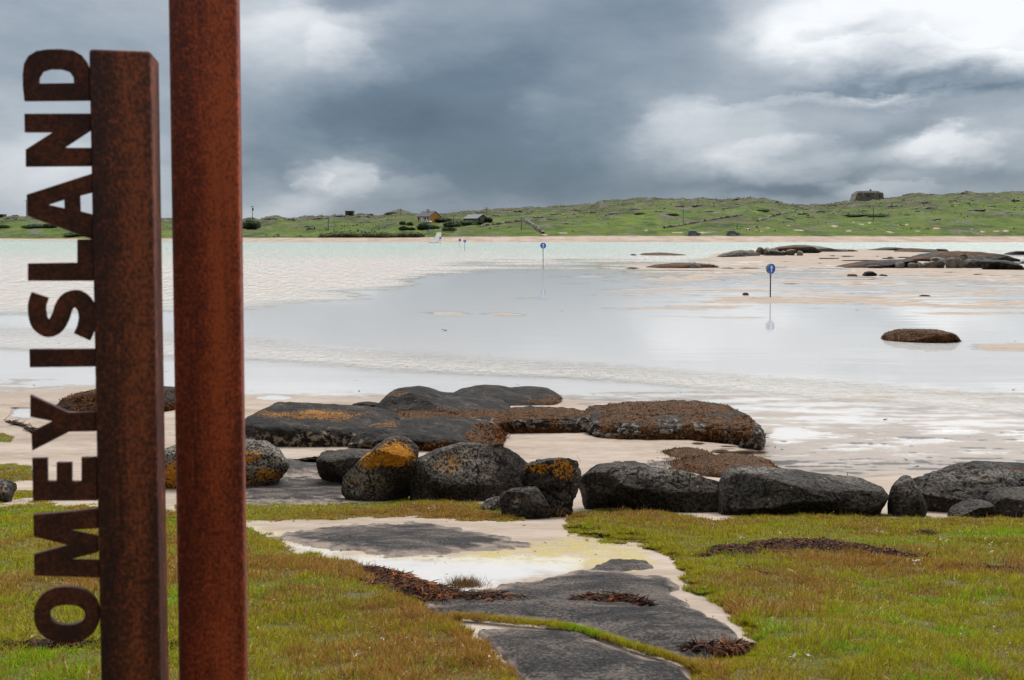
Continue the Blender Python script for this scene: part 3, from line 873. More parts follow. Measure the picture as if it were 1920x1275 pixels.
# the left islet
rock([(1338, 485), (1352, 478), (1366, 473), (1392, 469), (1412, 470), (1422, 476), (1418, 482), (1385, 485), (1350, 486)], 483, 'striped grey rock forming the low left tip of the left islet', 8, sub=5, rough=.14, freq=3, planes=4, seed=100, name='sea_rock', pale=[(1385, 476, 40, 8, .5)], bury=.3)
rock([(1440, 473), (1455, 465), (1480, 460.5), (1505, 460), (1525, 464), (1540, 471), (1500, 474), (1450, 476)], 477, 'brown topped hump in the middle of the left islet', 8, sub=5, rough=.08, planes=3, seed=101, name='sea_rock', weed=[(1475, 464, 50, 5, .6)], bury=.5)
rock([(1478, 462), (1495, 459.5), (1515, 459), (1545, 464), (1570, 468.5), (1610, 471), (1600, 474), (1540, 474), (1490, 472)], 473, 'smooth grey back of the left islet sloping down to the right', 9, sub=5, rough=.05, planes=2, seed=102, name='sea_rock', pale=[(1540, 466, 80, 10, .9)], bury=.5)
rock([(1560, 470), (1575, 466.5), (1590, 467), (1605, 470.5), (1580, 473)], 472.5, 'low grey rock at the right tail of the left islet', 7, sub=4, rough=.08, planes=2, seed=103, name='sea_rock', pale=[(1580, 469, 40, 8, .9)], bury=.3)
for i, (x, y, w, h, lb) in enumerate([(1408, 477, 16, 9, 'grey broken block on the left islet next to its striped tip'), (1425, 476, 13, 14, 'tallest broken block on the left islet, standing up jagged'),
                                      (1437, 475, 13, 12, 'jagged broken block just right of the tallest one on the left islet'), (1450, 477, 22, 12, 'wide grey broken block below the brown hump of the left islet'),
                                      (1470, 477, 14, 9, 'pinkish broken block below the brown hump of the left islet'), (1484, 474, 18, 8, 'rightmost joined block of the broken ridge on the left islet'),
                                      (1500, 476.5, 11, 7, 'separate dark block lying on the sandbar by the left islet')]):
    rg = np.random.default_rng(200 + i)
    ol = [(x + w / 2 * math.cos(t) * rg.uniform(.75, 1.15), y - h * .42 - h * .55 * math.sin(t) * rg.uniform(.75, 1.15)) for t in np.linspace(0, 2 * PI, 9)[:-1]]
    rock(ol, y, lb, 3.0, sub=4, rough=.1, planes=7, seed=210 + i, name='sea_rock', pale=[(x, y - h * .6, w, h, 1.0)], bury=.5, dist=150 - i)
# the right islet
rock([(1543, 503), (1580, 499), (1620, 492), (1660, 488), (1695, 486), (1720, 490), (1730, 500), (1690, 504), (1640, 505), (1590, 505)], 503, 'long smooth grey flank running to the left tip of the right islet', 7, sub=5, rough=.06, planes=3, seed=110, name='sea_rock', weed=[(1580, 500, 60, 6, .9), (1650, 490, 60, 4, .3)], bury=.3)
rock([(1690, 490), (1720, 480), (1750, 474), (1790, 471), (1835, 472), (1870, 477), (1900, 484), (1914, 492), (1880, 498), (1780, 500), (1700, 500)], 492, 'big brown topped back of the right islet', 9, sub=6, rough=.08, planes=4, seed=111, name='sea_rock', weed=[(1815, 475, 70, 6, .9), (1730, 484, 40, 4, .7)], bury=.5)
rock([(1842, 490), (1860, 487), (1885, 488), (1903, 494), (1916, 507), (1890, 508), (1845, 506)], 507, 'dark smooth block at the right end of the right islet', 4, sub=5, rough=.07, planes=3, seed=112, name='sea_rock', bury=.3)
for i, (x, y, w, h, lb, wd) in enumerate([(1641, 505, 30, 8, 'dark low rock at the front foot of the long smooth flank', 0), (1687, 502, 16, 12, 'pale round boulder, leftmost of the heap on the right islet', 0), (1711, 503, 16, 11, 'tan boulder second from the left in the islet heap', .4),
                                          (1725, 503, 14, 11, 'small tan boulder third from the left in the islet heap', .3), (1744, 503, 25, 14, 'wide tan boulder in the left half of the islet heap', .3), (1763, 504, 15, 16, 'dark narrow boulder in the middle of the islet heap', 0),
                                          (1783, 505, 24, 23, 'largest boulder of the islet heap, brown with an ochre top', .55), (1798, 504, 13, 22, 'grey cleft boulder right of the largest one in the islet heap', 0), (1758, 490, 24, 8, 'pale boulder perched on the upper edge of the islet heap, left', .2),
                                          (1806, 486, 14, 10, 'ochre boulder perched on the upper edge of the islet heap, right', .6), (1825, 505, 40, 20, 'broad dark boulder at the right of the islet heap', 0), (1849, 500, 20, 14, 'brownish boulder at the right end of the islet heap', .3)]):
    rg = np.random.default_rng(300 + i)
    ol = [(x + w / 2 * math.cos(t) * rg.uniform(.85, 1.1), y - h * .45 - h * .55 * math.sin(t) * rg.uniform(.85, 1.1)) for t in np.linspace(0, 2 * PI, 11)[:-1]]
    rock(ol, y, lb, w * 100 / F * 1.0 + .6, sub=4, p=2.3, rough=.10, planes=3, seed=310 + i, name='sea_rock', pale=[(x, y - h * .6, w * .9, h * .9, 1.0 if 0 < i < 11 and i not in (5, 10) else .3)], weed=[(x, y - h, w, h * .5, wd)], bury=.4, dist=103 - (4 if y < 495 else 0) * -1)
rock([(1622, 470), (1650, 466.5), (1672, 463.5), (1690, 465), (1700, 469), (1660, 472)], 470, 'black low rock at the left of the far ridge behind the right islet', 8, sub=5, rough=.08, planes=3, seed=120, name='sea_rock', bury=.3)
rock([(1674, 471), (1690, 466), (1710, 465), (1735, 467), (1762, 468), (1774, 473), (1740, 477), (1700, 476)], 474, 'ochre topped rock in the far ridge behind the right islet', 8, sub=5, rough=.1, planes=3, seed=121, name='sea_rock', weed=[(1710, 467, 50, 4, .8)], bury=.3)
rock([(1755, 471), (1762, 466), (1764, 471), (1770, 466.5), (1776, 472), (1765, 475)], 474, 'two toothed dark rock at the right of the far ridge', 4, sub=4, rough=.1, planes=5, seed=122, name='sea_rock', bury=.3)
rock([(1888, 477), (1896, 472), (1908, 470), (1925, 472), (1935, 478), (1910, 479.5)], 478, 'dark domed rock in the sea at the right edge', 5, sub=5, rough=.07, planes=2, seed=123, name='sea_rock', bury=.3)
rock([(1916, 494), (1922, 489), (1940, 489), (1945, 495), (1930, 496)], 495, 'small dark rock at the right edge in front of the domed sea rock', 3, sub=4, rough=.07, planes=2, seed=124, name='sea_rock', bury=.3)


# ------------------------------------------------------------------ ribbons: seaweed and grass
def ribbons(name, P, T, L, Wd, col, mat, parent=None, seg=3, droop=.5, rg=RNG, down=False):
    """curved tapering blades: root P, direction T, length L, width Wd, colour col"""
    n = len(P)
    T = T / (np.linalg.norm(T, axis=1)[:, None] + 1e-9)
    a = rg.uniform(0, 2 * PI, n)
    side = np.stack([np.cos(a), np.sin(a), rg.normal(0, .2, n)], -1)
    side -= (side * T).sum(1)[:, None] * T
    side /= np.linalg.norm(side, axis=1)[:, None] + 1e-9
    bend = np.cross(T, side)
    V = np.zeros((n, 2 * seg + 1, 3)); Cc = np.zeros((n, 2 * seg + 1, 3))
    amt = (rg.normal(0, droop, n) * L)[:, None]
    if down:
        bend = np.where(bend[:, 2:3] > 0, -bend, bend); amt = np.abs(amt) * .5
    for k in range(seg + 1):
        s = k / seg
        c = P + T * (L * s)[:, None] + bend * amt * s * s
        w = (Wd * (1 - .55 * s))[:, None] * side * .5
        cc = col * (.55 + .65 * s)  # roots darkened, tips lightened: self-shading between strands put into the colour
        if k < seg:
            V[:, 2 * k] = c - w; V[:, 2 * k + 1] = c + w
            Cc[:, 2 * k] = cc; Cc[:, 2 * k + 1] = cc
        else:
            V[:, 2 * k] = c; Cc[:, 2 * k] = cc
    m = 2 * seg + 1
    tris = []
    for k in range(seg - 1):
        b = 2 * k
        tris += [(b, b + 1, b + 3), (b, b + 3, b + 2)]
    b = 2 * (seg - 1)
    tris += [(b, b + 1, b + 2)]
    Fc = (np.arange(n)[:, None, None] * m + np.array(tris)[None]).reshape(-1, 3)
    me = np_mesh(name, V.reshape(-1, 3), Fc, True, {'tint': np.clip(Cc.reshape(-1, 3), 0, 1)})
    return link(name, me, mat, parent)


def weed_cols(n, rg, hot=.4):
    t = np.clip(rg.beta(1.2, 1.6, n) + (hot - .4), 0, 1)[:, None]
    dark, mid, hotc = np.array([.016, .008, .005]), np.array([.085, .034, .009]), np.array([.30, .105, .014])
    c = np.where(t < .5, dark + (mid - dark) * t * 2, mid + (hotc - mid) * (t - .5) * 2)
    return c * rg.uniform(.7, 1.25, (n, 1))


def weed_on(oname, n, L=.10, W=.02, hot=.45, seed=1):
    Wp, nd, we = ROCKS[oname]
    o = bpy.data.objects[oname]
    rg = np.random.default_rng(seed)
    idx = np.where((we > .45) & (nd[:, 2] > -.5))[0]
    if len(idx) < 4: return
    k = rg.choice(idx, n)
    loc = np.array(o.location)
    P = Wp[k] + rg.normal(0, .02, (n, 3)) * L * 4 - loc
    tang = np.cross(nd[k], rg.normal(0, 1, (n, 3)))
    T = nd[k] * .16 + tang * .55 + np.array([0, -.25, -.45])
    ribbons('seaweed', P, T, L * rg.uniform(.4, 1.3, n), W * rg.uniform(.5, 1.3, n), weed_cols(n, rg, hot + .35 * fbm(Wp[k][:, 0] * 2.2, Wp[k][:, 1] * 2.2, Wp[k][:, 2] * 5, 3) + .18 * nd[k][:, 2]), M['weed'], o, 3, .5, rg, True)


def by_label(s):
    return next(o.name for o in bpy.data.objects if o.get('label', '').startswith(s))


for lb, n, L, W in [('black ledge with orange seaweed', 2600, .16, .03), ('smooth dark rock rising', 1200, .12, .025), ('barnacled brown ledge', 1800, .12, .025), ('long seaweed covered ledge', 5200, .13, .026),
                    ('low hump of rock covered', 3800, .14, .028), ('thin flat rock under', 1800, .10, .02), ('larger flat rock under', 3200, .10, .02), ('dark flat ledge with', 600, .1, .02),
                    ('domed dark ledge', 900, .1, .02), ('flat topped brown weedy rock', 2200, .14, .035), ('low spread of brown weed', 700, .22, .09)]:
    weed_on(by_label(lb), int(n * 2.6), L * .62, W * .55, .5, n)


def seaweed_pile(path, w, h, n, label, hot=.38, seed=1, L=.042, W=.0075, up=0.0):
    """a heap of strands along a line of photograph pixels; w, h in metres"""
    n = int(n * 4.2)
    rg = np.random.default_rng(seed)
    pts = ground_at([p[0] for p in path], [p[1] for p in path], up)
    sc = np.array([p[2] if len(p) > 2 else 1.0 for p in path])
    cum = np.concatenate([[0], np.cumsum(np.linalg.norm(np.diff(pts, axis=0), axis=1))])
    s = rg.uniform(0, cum[-1], n)
    B = np.stack([np.interp(s, cum, pts[:, i]) for i in range(3)], -1)
    q = np.interp(s, cum, sc) * (.75 + .5 * fbm(s * 4, 0, seed, 3)) * np.clip(np.minimum(s, cum[-1] - s) / (.12 * cum[-1]), .25, 1)
    off = rg.normal(0, .36, (n, 2)) * (w * q)[:, None]
    hz = .62 * h * q * np.exp(-((np.linalg.norm(off, axis=1) / (w * q + 1e-6)) ** 2) * 2) * rg.uniform(0, 1, n) ** .6
    P = B + np.stack([off[:, 0] * .8, off[:, 1], hz + .004 - .19 * off[:, 1]], -1)
    T = np.stack([rg.normal(0, 1, n), rg.normal(0, .8, n), rg.normal(-.03, .10, n)], -1)
    hotv = hot - .05 + .30 * fbm(P[:, 0] * 7, P[:, 1] * 7, seed, 3) + .25 * (hz / (h + 1e-6) - .35)
    t_ = np.clip(rg.beta(1.2, 1.6, n) + hotv - .4, 0, 1)[:, None]
    wc_ = np.where(t_ < .5, np.array([.010, .0045, .003]) * (1 - 2 * t_) + np.array([.085, .028, .007]) * 2 * t_, np.array([.085, .028, .007]) * (2 - 2 * t_) + np.array([.50, .13, .012]) * (2 * t_ - 1)) * rg.uniform(.6, 1.3, (n, 1))
    org = pts.mean(0)
    o = ribbons('seaweed_pile', P - org, T, L * rg.uniform(.4, 1.5, n), W * rg.uniform(.5, 1.5, n), wc_, M['weed'], None, 4, 1.6, rg, True)
    o.location = org
    return tag(o, label, 'seaweed')


seaweed_pile([(690, 1064, .35), (730, 1078, .6), (765, 1098, 1.1), (800, 1115, 1.2), (850, 1116, 1.1), (900, 1122, .8), (960, 1124, .5), (998, 1124, .45)], .20, .085, 5200, 'long heap of brown seaweed from the turf edge onto the big cracked slab', .42, 1, up=.03)
seaweed_pile([(1072, 1124, .5), (1110, 1121, .9), (1145, 1124, .5), (1160, 1120, .9), (1190, 1124, .7), (1216, 1134, .4)], .085, .05, 1700, 'small strip of brown seaweed in the middle of the big cracked slab', .36, 2, up=.045)
seaweed_pile([(1312, 1044, .5), (1350, 1036, .8), (1400, 1030, 1.0), (1470, 1024, 1.3), (1540, 1023, 1.3), (1600, 1030, 1.0), (1660, 1040, .7), (1740, 1046, .4)], .26, .09, 7500, 'longest drift of dark red seaweed lying across the right hand turf', .36, 3)
seaweed_pile([(1294, 1214, .8), (1320, 1216, .9), (1350, 1216, .6), (1398, 1209, .35)], .085, .045, 1800, 'clump of seaweed at the near right end of the big cracked slab', .44, 4, up=.035)
seaweed_pile([(1800, 1062, .3), (1850, 1067, .6), (1900, 1068, .7), (1960, 1066, .8)], .12, .04, 1500, 'thin line of reddish seaweed in the turf at the right edge', .42, 5)
seaweed_pile([(-60, 1212, .7), (40, 1212, .7), (120, 1210, .8), (190, 1212, .7), (320, 1212, .9), (345, 1214, .6)], .09, .045, 3000, 'dark seaweed line crossing the turf behind the lettered post', .33, 6)
seaweed_pile([(1712, 1000, .5), (1745, 998, .7), (1752, 1003, .5)], .10, .04, 420, 'little dark seaweed scrap in the turf above the longest drift', .3, 7)
seaweed_pile([(640, 1078, .3), (690, 1092, .5), (720, 1104, .4)], .14, .03, 500, 'thin brown seaweed scatter in the turf left of the long heap', .36, 8)
seaweed_pile([(1400, 1062, .4), (1420, 1072, .5), (1440, 1078, .3)], .16, .03, 380, 'reddish seaweed scatter below the left part of the longest drift', .4, 9)
seaweed_pile([(-30, 786, .5), (20, 792, .5), (60, 806, .5), (64, 812, .4)], .2, .05, 700, 'thin dark tide line of weed on the left beach', .25, 10, .14, .02)

# scraps of weed strewn over the open flats: nobody could count them
rg = np.random.default_rng(77)
n = 1500
sx = rg.uniform(0, 1920, n); sy = 520 + 385 * rg.beta(1.9, .9, n)
ok = fbm(sx / 160, sy / 30, 5.0, 3) > .10 + .5 * rg.uniform(0, 1, n)
sx, sy = sx[ok], sy[ok]
nx_, ny_ = rg.uniform(470, 1400, 2600), rg.uniform(965, 1240, 2600)
ok = (grass_mask(nx_, ny_) < 1) & (fbm(nx_ / 60, ny_ / 20, 8.0, 3) > .05 + .4 * rg.uniform(0, 1, 2600))
near_n = ok.sum()
sx, sy = np.concatenate([sx, nx_[ok]]), np.concatenate([sy, ny_[ok]]); n = len(sx)
P = ground_at(sx, sy); P[:, 2] = np.maximum(P[:, 2], 0) + .004
a = rg.uniform(0, 2 * PI, n)
big = rg.uniform(.35, 1, n) ** 2 * np.where(P[:, 1] < 12, .16, np.clip(P[:, 1] / 34, .4, 2.2))
P[:, 2] += np.where(P[:, 1] < 12, .012, 0)
T = np.stack([np.cos(a), np.sin(a) * .5, rg.uniform(0, .12, n)], -1)
o = ribbons('seaweed_scraps', P, T, .22 * big, .05 * big, weed_cols(n, rg, .3) * np.array([1, 1.15, 1]), M['weed'], None, 3, .3, rg)
tag(o, 'small scraps of weed strewn over the wet sand', 'seaweed', None, 'stuff')

# ------------------------------------------------------------------ turf grass: uncountable blades
def grass_cols(x, y, n, rg):
    a = fbm(x * .8, y * .8, 1.0, 4) + .35 * fbm(x * 3.5, y * 3.5, 6.0, 3)
    b = fbm(x * .55 + 9, y * .55, 4.0, 3) + .3 * fbm(x * 2.6, y * 2.6, 9.0, 3)
    green = np.array([.370, .430, .014]); lush = np.array([.305, .450, .012]); olive = np.array([.415, .360, .028]); rust_ = np.array([.400, .215, .060]); straw = np.array([.70, .54, .30])
    t = rg.uniform(0, 1, n)
    pb = .05 + .66 * sstep(-.12, .62, b + .25 * fbm(x * 9, y * 9, 2.0, 2))          # share of reddish seed stems
    pg = np.clip(.34 + .5 * a, .05, .9)
    c = np.where((t < pb)[:, None], rust_, np.where((rg.uniform(0, 1, n) < pg)[:, None], green, olive))
    c = np.where(((a > .42) & (t > pb))[:, None], lush, c)
    c = np.where((rg.uniform(0, 1, n) < .03)[:, None], straw, c)
    return c * rg.uniform(.55, 1.45, (n, 1)), t < pb


rg = np.random.default_rng(21)
N = 900000
u = rg.uniform(0, 1, N)
Dg = 3.1 * (13.5 / 3.1) ** (u ** .92)
px = rg.uniform(-90, 2010, N)
py = py_of(Dg, prof(Dg))
# the bank runs on to both sides of the view
No = 330000
Do = 3.1 * (13.5 / 3.1) ** (rg.uniform(0, 1, No) ** .92)
po = np.where(rg.uniform(0, 1, No) < .5, rg.uniform(-820, -90, No), rg.uniform(2010, 2780, No))
px = np.concatenate([px, po]); py = np.concatenate([py, py_of(Do, prof(Do))])
gmk = grass_mask(px, py)
ok = gmk > -1
px, py, gmk = px[ok], py[ok], gmk[ok]
bx_, by_ = rg.uniform(-80, 90, 60000), rg.uniform(800, 945, 60000)
ok = grass_mask(bx_, by_) > -1
px, py, gmk = np.concatenate([px, bx_[ok]]), np.concatenate([py, by_[ok]]), np.concatenate([gmk, grass_mask(bx_[ok], by_[ok])])
# extra blades clothing the steep rims of the turf
p2x, p2y = rg.uniform(-60, 1980, 900000), rg.uniform(925, 1290, 900000)
g2_ = grass_mask(p2x, p2y); ok = (g2_ > -1) & (g2_ < 30)
px, py, gmk = np.concatenate([px, p2x[ok]]), np.concatenate([py, p2y[ok]]), np.concatenate([gmk, g2_[ok]])
P = ground_at(px, py)
bare = fbm(P[:, 0] * 1.4, P[:, 1] * 1.4, 12.0, 4)
brownspot = np.exp(-((px - 660) / 70) ** 2 - ((py - 1102) / 16) ** 2)
keep = (rg.uniform(0, 1, len(px)) < np.clip(1.0 - .5 * brownspot - .75 * sstep(-.45, -.75, fbm(P[:, 0] * 3.2, P[:, 1] * 3.2, 44.0, 3)), 0, 1))
# seaweed line smothers the turf
P = P[keep]; px = px[keep]; py = py[keep]; gmk = gmk[keep]
n = len(P)
cl, seed_ = grass_cols(P[:, 0], P[:, 1], n, rg)
Dd = P[:, 1]
tuft = .80 + .75 * fbm(P[:, 0] * 4.5, P[:, 1] * 4.5, 3.0, 3)
L = np.clip(rg.normal(.033, .011, n) * np.clip(tuft, .35, 2.0) * (1 + .3 * seed_), .014, .10) * (.75 + .25 * sstep(0, 25, gmk))
lean = np.stack([fbm(P[:, 0] * 2, P[:, 1] * 2, 7.0, 2) * .22 + .10, fbm(P[:, 0] * 2, P[:, 1] * 2, 17.0, 2) * .22, np.ones(n)], -1)
T = lean + rg.normal(0, .62, (n, 3)) * np.array([1, 1, .25])
P[:, 2] -= .006
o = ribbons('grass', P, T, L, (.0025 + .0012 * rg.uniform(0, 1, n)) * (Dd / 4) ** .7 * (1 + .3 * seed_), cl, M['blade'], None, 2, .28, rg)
tag(o, 'short green and reddish brown turf grass on the bank', 'grass', None, 'stuff')
print('grass blades', n)
# the thin seam of grass between the two near slabs
seam = [(850, 1157), (900, 1160), (960, 1166), (1030, 1172), (1080, 1180), (1130, 1194), (1180, 1212), (1230, 1226), (1270, 1240), (1310, 1256)]
rg = np.random.default_rng(22)
n = 17000
tt = rg.uniform(0, len(seam) - 1.001, n); i0 = tt.astype(int); fr_ = tt - i0
sm = np.array(seam, float)
q = sm[i0] * (1 - fr_)[:, None] + sm[i0 + 1] * fr_[:, None]
q[:, 1] += rg.normal(0, 2.7, n) * (.7 + .5 * fbm(tt * 3, 0, 0, 2))
P = ground_at(q[:, 0], q[:, 1], .02)
cl, _s = grass_cols(P[:, 0], P[:, 1], n, rg)
T = np.stack([rg.normal(.15, .4, n), rg.normal(0, .4, n), np.ones(n)], -1)
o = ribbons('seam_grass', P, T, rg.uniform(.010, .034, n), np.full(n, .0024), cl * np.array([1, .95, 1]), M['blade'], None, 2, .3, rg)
tag(o, 'thin line of grass growing in the crack between the near slabs', 'grass', None, 'stuff')
# small tuft on the rim of the cracked slab
rg = np.random.default_rng(23)
n = 900
P = ground_at(rg.normal(872, 16, n), rg.normal(1098, 3.0, n))
o = ribbons('grass_tuft', P, np.stack([rg.normal(0, .5, n), rg.normal(0, .4, n), np.ones(n)], -1), rg.uniform(.02, .075, n), np.full(n, .0026), np.array([.2, .12, .05]) * rg.uniform(.6, 1.4, (n, 1)), M['blade'], None, 2, .3, rg)
tag(o, 'reddish grass tuft at the near rim of the pale sand pool', 'grass')
# taller reddish seed stems standing above the turf
rg = np.random.default_rng(29)
Dg = 3.3 * (12.5 / 3.3) ** rg.uniform(0, 1, 26000); px = rg.uniform(-60, 1980, 26000); py = py_of(Dg, prof(Dg))
P = ground_at(px, py); ok = (grass_mask(px, py) > 3) & (fbm(P[:, 0] * 1.3, P[:, 1] * 1.3, 25.0, 3) > rg.uniform(-.3, .6, 26000))
P = P[ok]; n = len(P)
o = ribbons('seed_stems', P, np.stack([rg.normal(.1, .28, n), rg.normal(0, .28, n), np.ones(n)], -1), rg.uniform(.045, .095, n), .0022 * (P[:, 1] / 4) ** .7, np.array([.36, .20, .085]) * rg.uniform(.6, 1.5, (n, 1)), M['blade'], None, 3, .2, rg)
tag(o, 'reddish seed stems standing above the turf grass', 'grass', None, 'stuff')
# thrift heads and shell bits scattered through the turf
rg = np.random.default_rng(24)
n = 4200
Dg = 3.4 * (11.5 / 3.4) ** rg.uniform(0, 1, n); px = rg.uniform(-60, 1980, n); py = py_of(Dg, prof(Dg))
P = ground_at(px, py); ok = (grass_mask(px, py) > 8) & (fbm(P[:, 0] * .9, P[:, 1] * .9, 30.0, 3) > -.15)
P = P[ok]; n = len(P)
P[:, 2] += rg.uniform(.03, .07, n)
pc = np.where((rg.uniform(0, 1, n) < .35)[:, None], np.array([.75, .62, .60]), np.array([.52, .34, .24]))
o = ribbons('thrift_flowers', P, rg.normal(0, 1, (n, 3)) + np.array([0, -.5, .8]), rg.uniform(.005, .013, n), rg.uniform(.004, .010, n), pc * rg.uniform(.7, 1.2, (n, 1)), M['blade'], None, 2, .2, rg)
tag(o, 'tiny pale dried flower heads scattered through the turf', 'flowers', None, 'stuff')
rg = np.random.default_rng(25)
sp_ = [(1640, 992), (1653, 997), (1765, 1008), (1774, 1013), (1846, 1008), (1856, 1019), (1464, 999), (1804, 980), (1798, 996), (1858, 1033), (1488, 1232), (1515, 1228), (815, 951), (806, 957), (1715, 1052), (1722, 1048), (1388, 1008), (671, 1225)]
qs = np.repeat(np.array(sp_, float), 5, 0) + rg.normal(0, 2.0, (len(sp_) * 5, 2))
P = ground_at(qs[:, 0], qs[:, 1], .05); n = len(P)
o = ribbons('shell_bits', P, np.stack([rg.normal(0, 1, n), rg.normal(0, .5, n), rg.normal(.1, .3, n)], -1), rg.uniform(.008, .024, n), rg.uniform(.005, .011, n), np.array([.72, .70, .66]) * rg.uniform(.8, 1.1, (n, 1)), M['blade'], None, 3, .3, rg)
tag(o, 'white shell and feather bits lying in the turf', 'shells', None, 'stuff')

# ------------------------------------------------------------------ the lettered steel sign
YAW = math.radians(12.4)
UX = np.array([math.cos(YAW), math.sin(YAW), 0]); NV = np.array([-math.sin(YAW), math.cos(YAW), 0])


def on_plane(px, py, P0):
    d = np.array(ray(px, py)).reshape(3)
    o0 = np.array([0, 0, CAMZ])
    return o0 + d * (NV @ (P0 - o0)) / (NV @ d)


def post_mesh(w, d, h, bev):
    bm = bmesh.new()
    add_box(bm, (w / 2, d / 2, h / 2), (w, d, h), 0, bev)
    return bm


PS = at_y(176.5, 640, 1.60)
wS = np.linalg.norm((on_plane(292, 640, PS) - PS)[:2])
topS = on_plane(170, 91, PS)[2]
sign = empty('name_sign', 'short rusty steel post with cut out letters spelling OMEY ISLAND', 'sign', (PS[0], PS[1], 2.42), YAW)
po = bm_obj('post', post_mesh(wS, .10, topS - 2.30, .0055), M['rust_dark'], sign, True)
po.location = (0, 0, -.12)
z = 1 / 1.992
L1 = lambda pts: [(a * z, b * z) for a, b in pts]
def stroke(pts, hw):
    p = np.array(pts, float); q = [p[0]]
    for i in range(len(p) - 1):            # Chaikin-like smoothing by Catmull-Rom
        a = p[max(i - 1, 0)]; b = p[i]; c = p[i + 1]; d = p[min(i + 2, len(p) - 1)]
        for s in np.linspace(0, 1, 7)[1:]:
            q.append(.5 * ((2 * b) + (c - a) * s + (2 * a - 5 * b + 4 * c - d) * s * s + (3 * b - a - 3 * c + d) * s ** 3))
    q = np.array(q); t = np.gradient(q, axis=0); t /= np.linalg.norm(t, axis=1)[:, None]
    nn = np.stack([-t[:, 1], t[:, 0]], -1)
    return [tuple(v) for v in q + nn * hw] + [tuple(v) for v in (q - nn * hw)[::-1]]
def oval(cx, cy, rx, ry, n=44, e=2.25):
    return [(cx + rx * math.copysign(abs(math.cos(t)) ** (2 / e), math.cos(t)), cy + ry * math.copysign(abs(math.sin(t)) ** (2 / e), math.sin(t))) for t in np.linspace(0, 2 * PI, n, endpoint=False)]


LET = [
    ('O', [oval(126, 1151, 60.5, 52), oval(127, 1151, 34, 19.5)]),
    ('M', [[(64.7, 964.7), (182.8, 954.7), (182.8, 988.6), (119.5, 992), (182.8, 1006), (183.3, 1033.4), (122, 1049.4), (184, 1051.4), (185, 1080.7), (66.2, 1076.7), (65.7, 1038.4), (133.5, 1021), (64.7, 1003.5)]]),
    ('E', [[(62.3, 859), (88.6, 859), (89, 902), (108, 902), (108, 867), (134.5, 867), (134.5, 902.5), (154.4, 902.5), (154.4, 857.5), (181.5, 857.5), (182.2, 936.5), (63.7, 937.5)]]),
    ('Y', [[(58.8, 741), (128.5, 773), (179.5, 773), (180, 807), (130.5, 808), (62.2, 843), (60.8, 809), (102, 788.5), (58.8, 780)]]),
    ('I', [[(57, 655), (178, 654.5), (178.5, 686), (58, 687.5)]]),
    ('S', [L1(stroke([(150, 1103), (140, 1135), (140, 1170), (150, 1205), (180, 1226), (208, 1215), (228, 1180), (238, 1148), (258, 1122), (290, 1116), (318, 1140), (328, 1180), (322, 1222), (308, 1256)], 31))]),
    ('L', [[(146.6, 449.4), (174.5, 448.6), (175.5, 525.6), (54.2, 525.6), (54.2, 494.5), (146.6, 493)]]),
    ('A', [[(52, 365.5), (172, 326.8), (172.6, 360.5), (149, 366.5), (150, 396.6), (173.5, 402.6), (173.5, 447.6), (52.2, 404)], [(87.8, 384), (122, 373), (123, 391.6)]]),
    ('N', [[(47.7, 214.4), (169.5, 214), (169.5, 244), (118, 278), (170.5, 278), (171, 311), (50.2, 312), (50.2, 281), (103, 247.5), (48.2, 247.5)]]),
    ('D', [[(47.7, 189), (45, 165), (44.5, 140), (47, 120), (55, 106), (70, 97), (90, 94), (115, 93.5), (138, 96), (154, 105), (163, 118), (167, 128), (168, 188)],
           [(72.8, 158), (140.5, 157), (139.5, 145.5), (131.5, 134.5), (115.5, 129.5), (95.4, 129), (80.3, 133.5), (72.8, 145.6)]]),
]
PL = PS + NV * .012
for ch, loops in LET:
    cu = bpy.data.curves.new('letter', 'CURVE')
    cu.dimensions = '2D'; cu.fill_mode = 'BOTH'; cu.extrude = .0045; cu.bevel_depth = .0006; cu.bevel_resolution = 1
    for lp in loops:
        if ch in 'D':   # smooth the bowl a little
            pass
        sp = cu.splines.new('POLY'); sp.use_cyclic_u = True
        sp.points.add(len(lp) - 1)
        for pt, (a, b) in zip(sp.points, lp):
            w_ = on_plane(a, b, PL)
            pt.co = ((w_ - PL) @ UX, w_[2] - 2.42, 0, 1)
    tmp = bpy.data.objects.new('letter_curve', cu); C.objects.link(tmp)
    dg = bpy.context.evaluated_depsgraph_get()
    me = bpy.data.meshes.new_from_object(tmp.evaluated_get(dg))
    bpy.data.objects.remove(tmp)
    me.materials.clear()
    l = link('letter', me, M['letter_rust'], sign)
    l.location = (0, .012, 0); l.rotation_euler = (PI / 2, 0, 0)
    l['label'] = 'rusty cut out steel letter ' + ch
PT = at_y(325, 640, 1.86)
wT = np.linalg.norm((on_plane(449, 640, PT) - PT)[:2]) + .004
o = bm_obj('steel_post', post_mesh(wT, .10, 4.90 - 2.30, .009), M['rust'], None, True)
o.location = (PT[0], PT[1], 2.30); o.rotation_euler = (0, 0, YAW)
tag(o, 'tall orange rusty steel post rising out of the picture, right of the lettered one', 'post')

# ------------------------------------------------------------------ arrow signs marking the way over the strand
M['sign_blue'] = simple('sign_blue', (.010, .13, .62), .35, 0, .06, 4)
M['sign_white'] = simple('sign_white', (.82, .84, .84), .4, 0, .04, 4)
M['sign_back'] = simple('sign_back', (.33, .36, .34), .5, .3, .12, 6)
M['pole_dark'] = simple('pole_dark', (.035, .026, .022), .7, 0, .3, 9)
M['pole_rust'] = simple('pole_rust', (.16, .06, .03), .75, 0, .3, 9)
M['pole_grey'] = simple('pole_grey', (.20, .20, .20), .6, 0, .2, 9)


